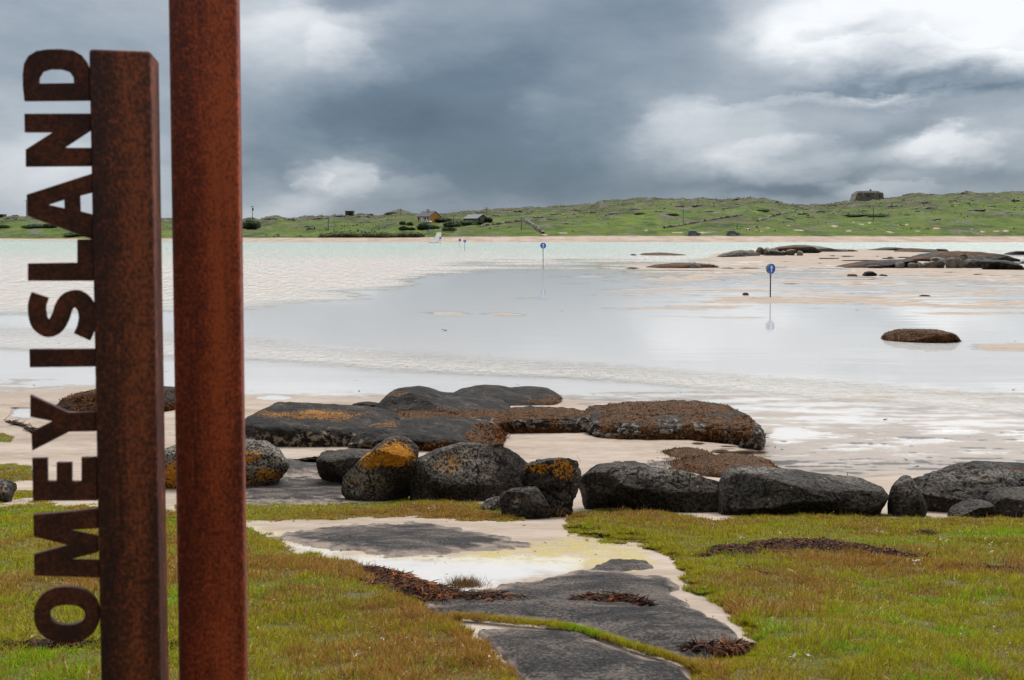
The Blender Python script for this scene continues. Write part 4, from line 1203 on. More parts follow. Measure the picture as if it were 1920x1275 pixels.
def arrow_sign(px, pyc, pyb, yaw, label, dia=.6, rusty=True, group='round blue arrow signs across the strand'):
    D = float(at_z(px, pyb, 0.0)[1])
    b = at_y(px, pyb, D); c = at_y(px, pyc, D)
    hz = c[2]
    r = empty('arrow_sign', label, 'sign', (b[0], b[1], -.02), yaw, group)
    bm = bmesh.new(); add_cyl(bm, (0, 0, -.4), (0, 0, hz - dia * .42), .036, .036, 14)
    bm_obj('pole', bm, M['pole_dark' if rusty else 'pole_grey'], r, False)
    bm = bmesh.new(); add_cyl(bm, (0, 0, hz - dia * .95), (0, 0, hz + dia * .3), .042, .042, 14)
    bm_obj('pole_sleeve', bm, M['pole_rust' if rusty else 'pole_grey'], r, False)
    bm = bmesh.new(); add_cyl(bm, (0, -.075, hz), (0, -.052, hz), dia / 2, dia / 2, 40)
    fd = bm_obj('sign_disc', bm, M['sign_blue'], r, False)
    bm = bmesh.new()
    ring_o = [(dia * .5 * math.cos(t), dia * .5 * math.sin(t)) for t in np.linspace(0, 2 * PI, 40, endpoint=False)]
    a = [bm.verts.new((x * 1.012, -.079, hz + y * 1.012)) for x, y in ring_o]
    b2 = [bm.verts.new((x * .97, -.079, hz + y * .97)) for x, y in ring_o]
    a3 = [bm.verts.new((x * 1.012, -.050, hz + y * 1.012)) for x, y in ring_o]
    for i in range(40):
        j = (i + 1) % 40
        bm.faces.new((a[i], a[j], b2[j], b2[i])); bm.faces.new((a[i], a3[i], a3[j], a[j]))
    bm_obj('rim', bm, M['sign_back'], fd)
    bm = bmesh.new()
    s = dia
    ar = [(-.065, -.33), (.065, -.33), (.065, .12), (.16, .03), (.20, .09), (0, .37), (-.20, .09), (-.16, .03), (-.065, .12)]
    add_prism(bm, [(x * s, hz + y * s) for x, y in ar], -.0785, -.0755)
    bm_obj('arrow', bm, M['sign_white'], fd)
    bm = bmesh.new(); add_cyl(bm, (0, .052, hz), (0, .075, hz), dia / 2, dia / 2, 40)
    bm_obj('back_disc', bm, M['sign_back'], r, False)
    return r


arrow_sign(1444.3, 503.2, 558, math.radians(30), 'nearest and largest round blue arrow sign, on a rusty pole in the wet sand')
arrow_sign(1018.3, 460.2, 504, math.radians(4), 'second nearest blue arrow sign, on a thin pole where calm water begins', .6, False)
arrow_sign(871.4, 451.6, 470, math.radians(12), 'right one of a close pair of small blue arrow signs in far water', .55, False)
arrow_sign(862.3, 449.7, 463.3, math.radians(12), 'left one of a close pair of small blue arrow signs in far water', .6, False)
arrow_sign(825.8, 445.9, 458.3, math.radians(5), 'farthest small blue arrow sign, beside the foot of the slipway', .6, False)

# ------------------------------------------------------------------ far shore
_sx = [-900, -400, 0, 30, 60, 130, 310, 380, 450, 470, 488, 500, 520, 530, 560, 590, 640, 680, 700, 722, 745, 762, 790, 820, 850, 900, 960, 1000, 1050, 1100, 1150, 1190, 1225, 1260, 1300, 1320, 1335, 1350, 1385, 1420, 1440, 1458, 1480, 1510, 1550, 1580, 1600, 1650, 1680, 1720, 1760, 1800, 1815, 1830, 1860, 1890, 1920, 2300, 2900]
_sy = [412, 408, 406, 404, 407.5, 411, 409.5, 413, 414.5, 411, 412, 408, 407, 410.5, 411.5, 408, 405, 405, 407, 401.5, 397.5, 399.5, 402, 402.5, 398.5, 395, 391.5, 389.5, 387.5, 384, 377, 372.5, 370.5, 373.5, 375.5, 372.5, 374.5, 374.5, 371.5, 372.5, 376.5, 378, 382.5, 385, 383.5, 380, 377, 374, 370.5, 364, 366, 361.5, 359.5, 362, 364, 361.5, 361, 366, 380]
_shx, _shy = [-900, 0, 450, 800, 1920, 2900], [449.8, 450.2, 453.0, 453.7, 454.2, 454.6]
_tpx, _tpy = [-900, 0, 60, 300, 450, 700, 800, 830, 960, 1100, 1920, 2900], [446.5, 447, 447.5, 447, 445.6, 446, 444.6, 444.2, 443.4, 442.0, 443.2, 443.5]


def ridge_D(px): return np.interp(px, [-900, 0, 500, 1200, 1900, 2900], [560, 560, 600, 700, 640, 640])


def terr(px, D, rough=True):
    px = np.asarray(px, float); D = np.asarray(D, float)
    ys = np.interp(px, _shx, _shy)
    Ds = at_z(px, ys, 0.0)[1]
    yt = np.interp(px, _tpx, _tpy); Dt = Ds + 20
    zt = at_y(px, yt, Dt)[2]
    Dr = ridge_D(px); sk = np.interp(px, _sx, _sy)
    zr = at_y(px, sk, Dr)[2]
    t = np.clip((D - Dt) / (Dr - Dt), 0, 1)
    pyd = yt + (sk - yt) * (1 - (1 - t) ** 2.6)
    z = at_y(px, pyd, D)[2]
    z = np.where(D < Dt, np.where(D < Ds, -.9 * np.clip((Ds - D) / 40, 0, 1.4), zt * ((D - Ds) / (Dt - Ds)) ** .8 if False else zt * np.clip((D - Ds) / (Dt - Ds), 0, 1)), z)
    z = np.where(D > Dr, zr - (D - Dr) * .08 - 1.0 * sstep(0, 30, D - Dr), z)
    if rough:
        X = (px - 960) * D / F
        amp = sstep(Dt, Dt + 60, D) * (.35 + .9 * t)
        n = fbm(X / 26, D / 26, 2.2, 4)
        rk = np.maximum(0, fbm(X / 15 + 5, D / 22, 8.1, 4, .6) - .12)
        z = z + amp * (.55 * n + 1.7 * rk) + .25 * sstep(Dt, Dt + 8, D) * fbm(X / 5, D / 5, 1.0, 3)
        z = z + sstep(Dr - 60, Dr - 10, D) * (.7 * np.maximum(0, fbm(X / 6, D / 40, 3.0, 4, .6)) - .5)
    return z


def terr_at(px, py):
    """point where the ray through a pixel first meets the far land"""
    Ds_ = np.arange(330, 720, .75)
    rows_ = py_of(Ds_, terr(np.full(len(Ds_), float(px)), Ds_))
    hit = np.where(rows_ <= py)[0]
    i = hit[0] if len(hit) else int(np.argmin(rows_))
    D = Ds_[i]
    return np.array([(px - 960) * D / F * (1.0), D, float(terr(px, D))])


hc = np.concatenate([np.arange(-900, -20, 20), np.arange(-20, 1941, 3.0), np.arange(1960, 2821, 20)])
hd = np.concatenate([np.arange(300, 400, 2.2), np.arange(400, 560, 3.0), np.arange(560, 730, 2.5), np.arange(740, 1200, 40)])
HX, HD = np.meshgrid(hc, hd[::-1])
hx, hD = HX.ravel(), HD.ravel()
hz_ = terr(hx, hD)
ys = np.interp(hx, _shx, _shy); Ds = at_z(hx, ys, 0.0)[1]
Xw = (hx - 960) * hD / F
zb = hz_ - CAMZ
Xw = (hx - 960) / F * (hD * ct - zb * st_)
sandm = sstep(Ds + 21.5 + 2 * fbm(Xw / 6, hD / 6, 1, 3), Ds + 18, hD)
for (a, b, w_, h_) in [(1320, 436, 22, 1.2), (1272, 436, 16, 1.2), (1565, 424, 6, 1.6), (1600, 417, 4, 1.2), (1616, 420, 5, 1.4), (1630, 417.5, 4, 1.4), (1640, 417, 3, 1), (1500, 432, 14, 1.6), (1588, 433, 8, 1.6), (1668, 434.5, 8, 1.6), (1720, 433, 6, 1.2), (1755, 428, 8, 1.3), (1842, 434, 5, 1), (1866, 433.5, 8, 1.6), (1885, 433, 7, 1.6), (1820, 429.5, 4, 1), (1402, 429, 5, 1.6), (1212, 432, 5, 1), (1055, 437, 8, 1.4), (1022, 440, 8, 1.2), (1425, 434, 4, 1), (1478, 423, 4, 1.2), (1440, 427, 4, 1.2), (1700, 421.5, 3, 1)]:
    sandm = np.maximum(sandm, sstep(.42, .62, ell(hx, py_of(hD, hz_), (a, b, w_, h_)) * (1 + .9 * fbm(Xw / 2.5, hD / 5, 3, 3))))
tt = np.clip((hD - Ds - 20) / (ridge_D(hx) - Ds - 20), 0, 1)
rockm = sstep(.10, .42, fbm(Xw / 15 + 5, hD / 22, 8.1, 4, .6) + .18 * (tt - .5))
Vh = np.stack([Xw, hD, hz_], -1)
me = np_mesh('hillside', Vh, grid_faces(*HX.shape), True, {'zone': np.stack([sandm, tt, rockm, tt * 0 + 1], -1)})


def hill_material():
    m, nt, b, _ = new_mat('hillside')
    p = geo_pos(nt)
    z = nt.t.nodes.new('ShaderNodeVertexColor'); z.layer_name = 'zone'
    sp = nt.n('ShaderNodeSeparateColor', i0=z.outputs['Color'])
    s, t, r = sp.outputs
    n1 = nt.noise(nt.vm('MULTIPLY', p, (1, .55, 1)), .035, 6, .62, .6)
    n2 = nt.noise(nt.vm('MULTIPLY', p, (1, .6, 1)), .16, 6, .7)
    n3 = nt.noise(p, .9, 4, .7)
    g = nt.ramp(nt.m('ADD', nt.m('MULTIPLY', n2, .6), nt.m('MULTIPLY', n3, .4)), [(.40, (.042, .072, .012)), (.5, (.088, .135, .014)), (.60, (.150, .185, .024))])
    heath = nt.ramp(n2, [(.40, (.030, .042, .011)), (.5, (.070, .082, .020)), (.60, (.120, .105, .042))])
    hm = nt.ss(nt.m('ADD', n1, nt.m('ADD', nt.m('MULTIPLY', t, .34), nt.m('MULTIPLY', nt.m('SUBTRACT', n2, .5), .55))), .56, .70)
    c = nt.mix(hm, g, heath)
    dk = nt.ss(nt.m('ADD', nt.noise(nt.vm('MULTIPLY', p, (1, .7, 1)), .07, 5, .7), nt.m('MULTIPLY', nt.m('SUBTRACT', n3, .5), .4)), .55, .62)
    c = nt.mix(nt.m('MULTIPLY', dk, .8), c, (.026, .042, .015))
    rm = nt.m('MULTIPLY', r, nt.ss(n2, .44, .55))
    c = nt.mix(nt.m('MULTIPLY', rm, .85), c, nt.ramp(n3, [(.4, (.05, .046, .04)), (.6, (.21, .19, .17))]))
    c = nt.mix(s, c, nt.ramp(n2, [(.4, (.38, .28, .215)), (.6, (.50, .385, .31))]))
    nt.set(b.inputs['Base Color'], c); nt.set(b.inputs['Roughness'], .9); nt.set(b.inputs['Specular IOR Level'], .15)
    nt.set(b.inputs['Normal'], nt.bump(nt.m('ADD', n3, n2), .9, .9))
    return m


M['hill'] = hill_material()
o = link('hillside', me, M['hill']); tag(o, None, None, None, 'structure')

# slipway down to the strand
bm = bmesh.new()
path = [(812, 455.5), (817, 450), (821, 445), (823, 440), (823, 436.5)]
hw = [8, 6.5, 5.5, 4.8, 4]
L_, R_ = [], []
for (a, b), h in zip(path, hw):
    y = float(at_z(a, b, 0)[1]) if b > 453 else terr_at(a, b)[1]
    for lst, s in ((L_, -1), (R_, 1)):
        zz = max(float(terr(a + s * h, y)), float(terr(a, y)), 0.0) + .12
        lst.append((bm.verts.new(((a + s * h - 960) * y / F, y, zz)), bm.verts.new(((a + s * h - 960) * y / F, y, zz - 1.0))))
for i in range(len(path) - 1):
    bm.faces.new((L_[i][0], R_[i][0], R_[i + 1][0], L_[i + 1][0]))
    bm.faces.new((L_[i][0], L_[i + 1][0], L_[i + 1][1], L_[i][1])); bm.faces.new((R_[i][0], R_[i][1], R_[i + 1][1], R_[i + 1][0]))
bm.faces.new((L_[0][0], L_[0][1], R_[0][1], R_[0][0]))
M['concrete'] = simple('concrete', (.30, .28, .26), .85, 0, .2, .8)
tag(bm_obj('slipway', bm, M['concrete']), None, None, None, 'structure')

M['plaster_front'] = simple('plaster_front', (.62, .56, .40), .8, 0, .08, .6)
M['plaster_orange'] = simple('plaster_orange', (.58, .27, .065), .8, 0, .08, .6)
M['slate'] = simple('slate', (.055, .055, .06), .6, 0, .2, 3)
M['slate_pale'] = simple('slate_pale', (.17, .18, .195), .6, 0, .2, 3)
M['stone'] = simple('stone', (.17, .145, .12), .9, 0, .35, 1.6, .5)
M['stone_dark'] = simple('stone_dark', (.10, .086, .076), .9, 0, .3, 1.6, .4)
M['castle_stone'] = simple('castle_stone', (.27, .245, .20), .9, 0, .3, .9, .4)
M['glass_dark'] = simple('glass_dark', (.02, .025, .03), .12, 0, .1, 3)
M['white_paint'] = simple('white_paint', (.78, .78, .76), .5, 0, .05, 3)
M['car_paint'] = simple('car_paint', (.13, .165, .21), .28, .2, .1, 3)
M['car_white'] = simple('car_white', (.75, .76, .78), .3, 0, .05, 3)
M['tyre'] = simple('tyre', (.018, .018, .018), .85, 0, .2, 20)
M['wood'] = simple('wood', (.13, .11, .09), .85, 0, .25, 4)


def gable_house(name, label, px, pyb, yaw, L, Wd, eave, ridge, mats, chimneys=(), openings=(), over=.25):
    b = terr_at(px, pyb)
    r = empty(name, label, 'house', (b[0], b[1], b[2] - .3), yaw)
    eave += .3; ridge += .3
    bm = bmesh.new(); add_box(bm, (0, 0, eave / 2 - .5), (L - .02, Wd, eave + 1.0))
    bm_obj('wall', bm, mats[0], r)
    for s in (-1, 1):
        bm = bmesh.new()
        g = [(-Wd / 2 + .01, -1.0), (Wd / 2 - .01, -1.0), (Wd / 2 - .01, eave), (0, ridge), (-Wd / 2 + .01, eave)]
        a = [bm.verts.new((s * (L / 2 - .12), y, z_)) for y, z_ in g]; c_ = [bm.verts.new((s * (L / 2 + .05), y, z_)) for y, z_ in g]
        bm.faces.new(a); bm.faces.new(c_)
        for i in range(5): bm.faces.new((a[i], a[(i + 1) % 5], c_[(i + 1) % 5], c_[i]))
        bm_obj('gable', bm, mats[1], r)
    bm = bmesh.new()
    sl = math.hypot(Wd / 2, ridge - eave)
    for s in (-1, 1):
        dz_ = (ridge - eave) / (Wd / 2)
        y1 = s * (Wd / 2 + over); z1 = eave - dz_ * over
        q = [(0, ridge + .02), (y1, z1 + .02), (y1, z1 + .20), (0, ridge + .22)]
        a = [bm.verts.new((-L / 2 - .2, y, z_)) for y, z_ in q]; c_ = [bm.verts.new((L / 2 + .2, y, z_)) for y, z_ in q]
        bm.faces.new(a); bm.faces.new(c_)
        for i in range(4): bm.faces.new((a[i], a[(i + 1) % 4], c_[(i + 1) % 4], c_[i]))
    rf = bm_obj('roof', bm, mats[2], r)
    for cx in chimneys:
        bm = bmesh.new(); add_box(bm, (cx, 0, ridge + .35), (1.3, .6, 1.1), 0); add_box(bm, (cx, 0, ridge + .98), (1.45, .75, .15), 0)
        bm_obj('chimney', bm, mats[0], rf)
    for kind, face, u, z0, w, h in openings:
        bm = bmesh.new()
        if face == 'front': c0, s0 = (u, -Wd / 2 - .02, z0 + h / 2 + .3), (w, .08, h)
        else: c0, s0 = (L / 2 + .06, u, z0 + h / 2 + .3), (.08, w, h)
        add_box(bm, c0, s0)
        wo = bm_obj(kind, bm, M['glass_dark'] if kind == 'window' else M['white_paint'], r)
        bm = bmesh.new()
        if face == 'front': add_box(bm, (c0[0], c0[1] - .01, c0[2] - h / 2 - .06), (w + .2, .16, .1))
        else: add_box(bm, (c0[0] + .01, c0[1], c0[2] - h / 2 - .06), (.16, w + .2, .1))
        bm_obj('sill', bm, M['white_paint'], wo)
    return r


gable_house('cottage', 'cottage with an orange gable wall and dark slate roof above the slipway', 804.5, 417.0, math.radians(-44), 8.2, 6.6, 2.5, 4.7,
            (M['plaster_front'], M['plaster_orange'], M['slate']), (-.6,), [('window', 'front', -3.0, .8, .9, 1.3), ('door', 'front', -1.0, .1, .9, 2.0), ('window', 'front', 1.2, .8, 1.0, 1.3), ('window', 'front', 3.0, .8, .9, 1.3)])
gable_house('stone_barn', 'grey stone barn with a pale slate roof right of the orange cottage', 892, 418.5, math.radians(-42), 8.0, 6.4, 1.9, 3.5,
            (M['stone'], M['stone'], M['slate_pale']), (), [('window', 'front', -2.2, .7, .8, .9), ('window', 'end', -1.9, .8, .9, 1.2)])


def hut(px, x0, x1, yt, yb, label):
    b = terr_at(px, yb - .4)
    D = b[1]
    wd = (x1 - x0) * D / F; h = (yb - yt) * D / F
    r = empty('stone_hut', label, 'hut', (b[0], D, b[2] - .2))
    bm = bmesh.new(); add_box(bm, (0, wd * .4, h / 2 - .3), (wd * .96, wd * .8, h + .2)); bm_obj('wall', bm, M['stone_dark'], r)
    bm = bmesh.new(); add_box(bm, (0, wd * .4, h + .0), (wd * 1.02, wd * .88, .36), 0, .03); bm_obj('roof', bm, M['stone'], r)
    bm = bmesh.new(); add_box(bm, (wd * .1, -.02, h * .42), (wd * .34, .06, h * .6)); bm_obj('doorway', bm, M['glass_dark'], r)


hut(655.5, 647.5, 663.5, 396, 404, 'square flat roofed stone hut on the low skyline left of the cottage')
hut(1, -8, 6.5, 402, 408, 'small square stone hut on the skyline at the left edge')

# the big stone house on the ridge
b = terr_at(1628.5, 376.2); D = b[1]
k = D / F
r = empty('stone_house', 'large ruined looking stone house on the ridge at the right, dark against the cloud', 'house', (b[0], D, b[2]))
def hp(x, y): return ((x - 1628.5) * k, (376.5 - y) * k)
bm = bmesh.new()
add_prism(bm, [hp(1601.2, 380), hp(1601.4, 374.5), hp(1603.2, 369), hp(1605, 362.6), hp(1608.4, 361.6), hp(1650, 361.8), hp(1653.6, 361.2), hp(1655.2, 365.6), hp(1655, 369), hp(1656.6, 373), hp(1657, 380)], 0, 9)
bm_obj('wall', bm, M['castle_stone'], r)
bm = bmesh.new()
e = [hp(1607.5, 361.6), hp(1650.5, 361.6)]; rd = [hp(1611.5, 358.0), hp(1646.5, 358.0)]
pts = [(e[0][0], -.3, e[0][1]), (e[1][0], -.3, e[1][1]), (e[1][0], 9.3, e[1][1]), (e[0][0], 9.3, e[0][1])]
pr = [(rd[0][0], 1.6, rd[0][1]), (rd[1][0], 1.6, rd[1][1]), (rd[1][0], 7.4, rd[1][1]), (rd[0][0], 7.4, rd[0][1])]
a = [bm.verts.new(p) for p in pts]; c_ = [bm.verts.new(p) for p in pr]
bm.faces.new(a); bm.faces.new(c_)
for i in range(4): bm.faces.new((a[i], a[(i + 1) % 4], c_[(i + 1) % 4], c_[i]))
rf = bm_obj('roof', bm, M['stone_dark'], r)
bm = bmesh.new(); q = hp(1633.6, 357.2); add_box(bm, (q[0], 3, q[1]), (.9, .9, 1.3)); bm_obj('chimney', bm, M['stone_dark'], rf)
for x, y, w_, h_, mt, nm in [(1624, 367.3, 2.2, 4.4, 'glass_dark', 'window'), (1627.4, 367, 1.4, 5, 'glass_dark', 'window'), (1630, 368.2, 2.4, 5.2, 'stone', 'door'), (1617.2, 363.2, 1.3, 3.4, 'white_paint', 'window'), (1639.5, 363.2, 1.3, 3.4, 'white_paint', 'window'), (1647.8, 367.6, 2.6, 4, 'glass_dark', 'window'), (1609.6, 366, 1.4, 2, 'glass_dark', 'window')]:
    q = hp(x, y)
    bm = bmesh.new(); add_box(bm, (q[0], -.03, q[1]), (w_ * k, .12, h_ * k)); bm_obj(nm, bm, M[mt], r)


# ------------------------------------------------------------------ poles, cars, board, fence
def pole(px, yt, yb, label, kind='plain'):
    b = terr_at(px, yb); D = b[1]
    h = float(at_y(px, yt, D)[2]) - b[2]
    r = empty('utility_pole', label, 'pole', (b[0], D, b[2]), 0, 'wooden poles along the far shore')
    bm = bmesh.new(); add_cyl(bm, (0, 0, -.6), (0, 0, h), .17, .12, 10); bm_obj('pole', bm, M['pole_grey' if kind == 'lamp' else 'wood'], r)
    if kind in ('cross', 'trafo'):
        bm = bmesh.new(); add_box(bm, (0, -.16, h - .35), (1.9, .12, .14)); ca = bm_obj('crossarm', bm, M['wood'], r)
        for s in (-.8, 0, .8):
            bm = bmesh.new(); add_cyl(bm, (s, -.16, h - .28), (s, -.16, h + .0), .06, .04, 8); bm_obj('insulator', bm, M['pole_grey'], ca)
    if kind == 'trafo':
        bm = bmesh.new(); add_cyl(bm, (.42, -.1, h - 2.4), (.42, -.1, h - 1.2), .3, .3, 14); add_cyl(bm, (.42, -.1, h - 1.2), (.42, -.1, h - 1.05), .2, .1, 14); bm_obj('transformer', bm, M['pole_dark'], r)
    if kind == 'lamp':
        bm = bmesh.new(); add_box(bm, (.4, -.1, h - .05), (1.0, .3, .22), 0, .05); bm_obj('lamp_head', bm, M['sign_back'], r)


for p in [(474, 386, 411.5, 'dark pole with a transformer box above the round dark bush', 'trafo'), (51.5, 375, 407.5, 'tall thin pole at the left, just beside the letter A of the sign', 'cross'),
          (751, 391.5, 402.5, 'short pole on the skyline left of the orange cottage', 'cross'), (850.8, 404, 436, 'pale pole in front of the hedge between cottage and barn', 'plain'),
          (912.5, 388.5, 401, 'short pole on the skyline right of the stone barn', 'cross'), (977.5, 407, 431, 'thin pole on the green slope near the dark field wall', 'cross'),
          (1280.5, 392.5, 418, 'pale lamp pole in the green field below the rounded hill', 'lamp'), (1636.5, 388, 412.5, 'thin pole on the slope below the large stone house', 'plain'), (616, 405, 431, 'faint thin pole on the slope left of the stone hut', 'plain')]:
    pole(*p)


def car(px, pyb, lpx, label, paint, sgn=1, loc=None, tall=1.0, yaw=0.0):
    b = terr_at(px, pyb) if loc is None else loc
    Lm = lpx * b[1] / F
    s = Lm / 4.5
    r = empty('parked_car', label, 'car', (b[0], b[1], b[2] + .02), yaw)
    w = 1.78 * s
    X = lambda pts: [(sgn * x * s, z_ * s * tall) for x, z_ in pts]
    bm = bmesh.new()
    lower = X([(-2.25, .35), (-2.2, .75), (-2.05, .95), (1.0, .98), (1.95, .86), (2.22, .68), (2.25, .35), (1.85, .25), (-1.9, .25)])
    add_prism(bm, lower, -w / 2, w / 2)
    base = X([(-2.12, .93), (-1.85, 1.38), (-1.5, 1.50), (.1, 1.50), (.45, 1.44), (1.15, .96)])
    n = len(base)
    ya = [-.5 * w, -.40 * w, -.38 * w, -.38 * w, -.40 * w, -.5 * w]
    A = [bm.verts.new((p[0], y, p[1])) for p, y in zip(base, ya)]; B = [bm.verts.new((p[0], -y, p[1])) for p, y in zip(base, ya)]
    bm.faces.new(A); bm.faces.new(B)
    for i in range(n): bm.faces.new((A[i], A[(i + 1) % n], B[(i + 1) % n], B[i]))
    body = bm_obj('body', bm, paint, r)
    mod = body.modifiers.new('bevel', 'BEVEL'); mod.width = .05; mod.segments = 2
    for side in (-1, 1):
        for q in ([(-1.75, 1.02), (-1.55, 1.38), (-.55, 1.40), (-.55, 1.02)], [(-.45, 1.02), (-.45, 1.40), (.1, 1.40), (.75, 1.02)]):
            bm = bmesh.new()
            z0, z1 = 1.02, 1.40
            qq = X(q)
            ys = [side * w * (.488 if p[1] < 1.1 else .408) for p in q]
            f = [bm.verts.new((p[0], y + side * .012, p[1])) for p, y in zip(qq, ys)]
            g = [bm.verts.new((p[0], y - side * .03, p[1])) for p, y in zip(qq, ys)]
            bm.faces.new(f); bm.faces.new(g)
            for i in range(4): bm.faces.new((f[i], f[(i + 1) % 4], g[(i + 1) % 4], g[i]))
            bm_obj('window', bm, M['glass_dark'], r)
    for q in ([(.50, 1.42), (1.10, 1.0)], [(-2.08, 1.0), (-1.86, 1.37)]):
        bm = bmesh.new()
        (x0, z0), (x1, z1) = X(q)
        off = .03 * (1 if q[0][0] > 0 else -1) * sgn
        f = [bm.verts.new((x0 + off, -.36 * w, z0 + .02)), bm.verts.new((x0 + off, .36 * w, z0 + .02)), bm.verts.new((x1 + off, .40 * w, z1 + .02)), bm.verts.new((x1 + off, -.40 * w, z1 + .02))]
        g = [bm.verts.new(v.co - Vector((off * 2, 0, .04))) for v in f]
        bm.faces.new(f); bm.faces.new(g)
        for i in range(4): bm.faces.new((f[i], f[(i + 1) % 4], g[(i + 1) % 4], g[i]))
        bm_obj('windscreen', bm, M['glass_dark'], r)
    for x in (-1.4, 1.38):
        for side in (-1, 1):
            bm = bmesh.new(); y = side * w * .5
            add_cyl(bm, (sgn * x * s, y - side * .2, .32 * s), (sgn * x * s, y + side * .02, .32 * s), .33 * s, .33 * s, 18)
            wh = bm_obj('wheel', bm, M['tyre'], r)
            bm = bmesh.new(); add_cyl(bm, (sgn * x * s, y + side * .021, .32 * s), (sgn * x * s, y + side * .035, .32 * s), .2 * s, .18 * s, 14); bm_obj('rim', bm, M['sign_back'], wh)
    for side in (-1, 1):
        bm = bmesh.new(); add_box(bm, (sgn * 2.17 * s, side * w * .36, .74 * s), (.14 * s, .36 * s, .14 * s), 0, .02); bm_obj('headlight', bm, M['white_paint'], r)
    return r


car(1301, 441.6, 24, 'dark blue grey parked car, left and taller one of the two by the far beach', M['car_paint'], 1, None, 1.08)
car(1374, 441.6, 26, 'dark parked estate car with a roof box by the far beach', M['car_paint'], 1, None, .95)
bx = terr_at(1371, 441.6)
bm = bmesh.new(); add_box(bm, (0, 0, 0), (1.7, .7, .3), 0, .08)
c0 = bpy.data.objects.get('parked_car.001')
ob = bm_obj('roof_box', bm, M['sign_back'], c0, True); ob.location = (-.5, 0, 1.62)
bc = terr_at(800, 419.5)
car(800, 418.5, 17, 'white car parked in front of the orange cottage', M['car_white'], 1, np.array([bc[0], terr_at(804.5, 417.0)[1] - 7.5, float(terr(800, terr_at(804.5, 417.0)[1] - 7.5)) + .25]), 1.0, math.radians(-30))

b = terr_at(806, 437.5)
r = empty('notice_board', 'white and blue notice board on posts left of the slipway', 'sign', b)
k = b[1] / F
for s in (-1, 1):
    bm = bmesh.new(); add_cyl(bm, (s * 2.2 * k, 0, -.3), (s * 2.2 * k, 0, 7.2 * k), .06, .06, 8); bm_obj('leg', bm, M['pole_grey'], r)
bm = bmesh.new(); add_box(bm, (0, -.09, 4.6 * k), (6.2 * k, .06, 5.4 * k)); bd = bm_obj('board', bm, M['white_paint'], r)
bm = bmesh.new(); add_box(bm, (-1.7 * k, -.125, 5.2 * k), (2.2 * k, .012, 3.4 * k)); bm_obj('blue_panel', bm, M['sign_blue'], bd)
b = terr_at(815.4, 452.0)
bm = bmesh.new(); add_cyl(bm, (0, 0, -.4), (0, 0, 1.35), .06, .05, 10); add_cyl(bm, (0, 0, 1.35), (0, 0, 1.40), .05, .02, 10)
o = bm_obj('marker_post', bm, M['pole_grey']); o.location = (b[0], b[1], max(b[2], 0)); tag(o, 'bare grey marker post at the left foot of the slipway', 'post')

fr = terr_at(841, 436.5)
r = empty('post_fence', 'short row of grey fence posts with rails right of the slipway', 'fence', fr)
k = fr[1] / F
xs = np.linspace(-8, 8, 8) * k
for i, x in enumerate(xs):
    zz = float(terr(841 + x / k, fr[1])) - fr[2]
    bm = bmesh.new(); add_cyl(bm, (x, 0, zz - .3), (x, 0, zz + (1.5 if i else 2.0)), .09, .08, 8); bm_obj('post', bm, M['wood'], r)
for hgt in (.6, 1.15):
    bm = bmesh.new()
    for i in range(7):
        z0 = float(terr(841 + xs[i] / k, fr[1])) - fr[2]; z1 = float(terr(841 + xs[i + 1] / k, fr[1])) - fr[2]
        add_cyl(bm, (xs[i], -.1, z0 + hgt), (xs[i + 1], -.1, z1 + hgt), .035, .035, 6)
    bm_obj('rail', bm, M['wood'], r)


# ------------------------------------------------------------------ dry stone walls and outcrops on the hillside
def stone_wall(path, label, h=1.1, w=.8):
    h *= .62
    pts = []
    for (a, b_), (c_, d_) in zip(path[:-1], path[1:]):
        for s in np.linspace(0, 1, 14)[:-1]: pts.append((a + (c_ - a) * s, b_ + (d_ - b_) * s))
    pts.append(path[-1])
    P = np.array([terr_at(*p) for p in pts])
    n = len(P); rg = np.random.default_rng(int(path[0][0]))
    t = np.gradient(P[:, :2], axis=0); t /= np.linalg.norm(t, axis=1)[:, None] + 1e-6
    nn = np.stack([-t[:, 1], t[:, 0]], -1)
    hh = h * rg.uniform(.65, 1.25, n)
    prof_ = [(-.5, -.6), (-.42, .55), (-.25, 1.0), (.25, 1.0), (.42, .55), (.5, -.6)]
    V = np.zeros((n, 6, 3))
    for j, (a, z_) in enumerate(prof_):
        V[:, j, :2] = P[:, :2] + nn * (a * w) + rg.normal(0, .06, (n, 2))
        V[:, j, 2] = P[:, 2] + z_ * hh
    f = []
    for i in range(n - 1):
        for j in range(5): f.append((i * 6 + j, (i + 1) * 6 + j, (i + 1) * 6 + j + 1, i * 6 + j + 1))
    org = P.mean(0)
    o = link('stone_wall', np_mesh('stone_wall', V.reshape(-1, 3) - org, np.array(f), False), M['stone'])
    o.location = org
    tag(o, label, 'wall')


stone_wall([(985, 414), (1000, 424), (1010, 432), (1018, 438)], 'dark dry stone wall running down the slope to the beach, right of the thin pole', 1.6, 1.4)
stone_wall([(1245, 428), (1290, 421), (1330, 413), (1390, 404)], 'dry stone wall climbing the green field past the lamp pole', 1.1, 1.0)
stone_wall([(1420, 415), (1450, 405), (1480, 399)], 'dry stone wall on the slope right of the rounded hill', 1.1, 1.0)
stone_wall([(900, 425), (935, 420), (975, 415)], 'low field wall right of the stone barn', 1.0, 1.0)
stone_wall([(575, 431), (590, 430.5)], 'short piece of pale wall in the green field left of the cottage', 1.3, .8)

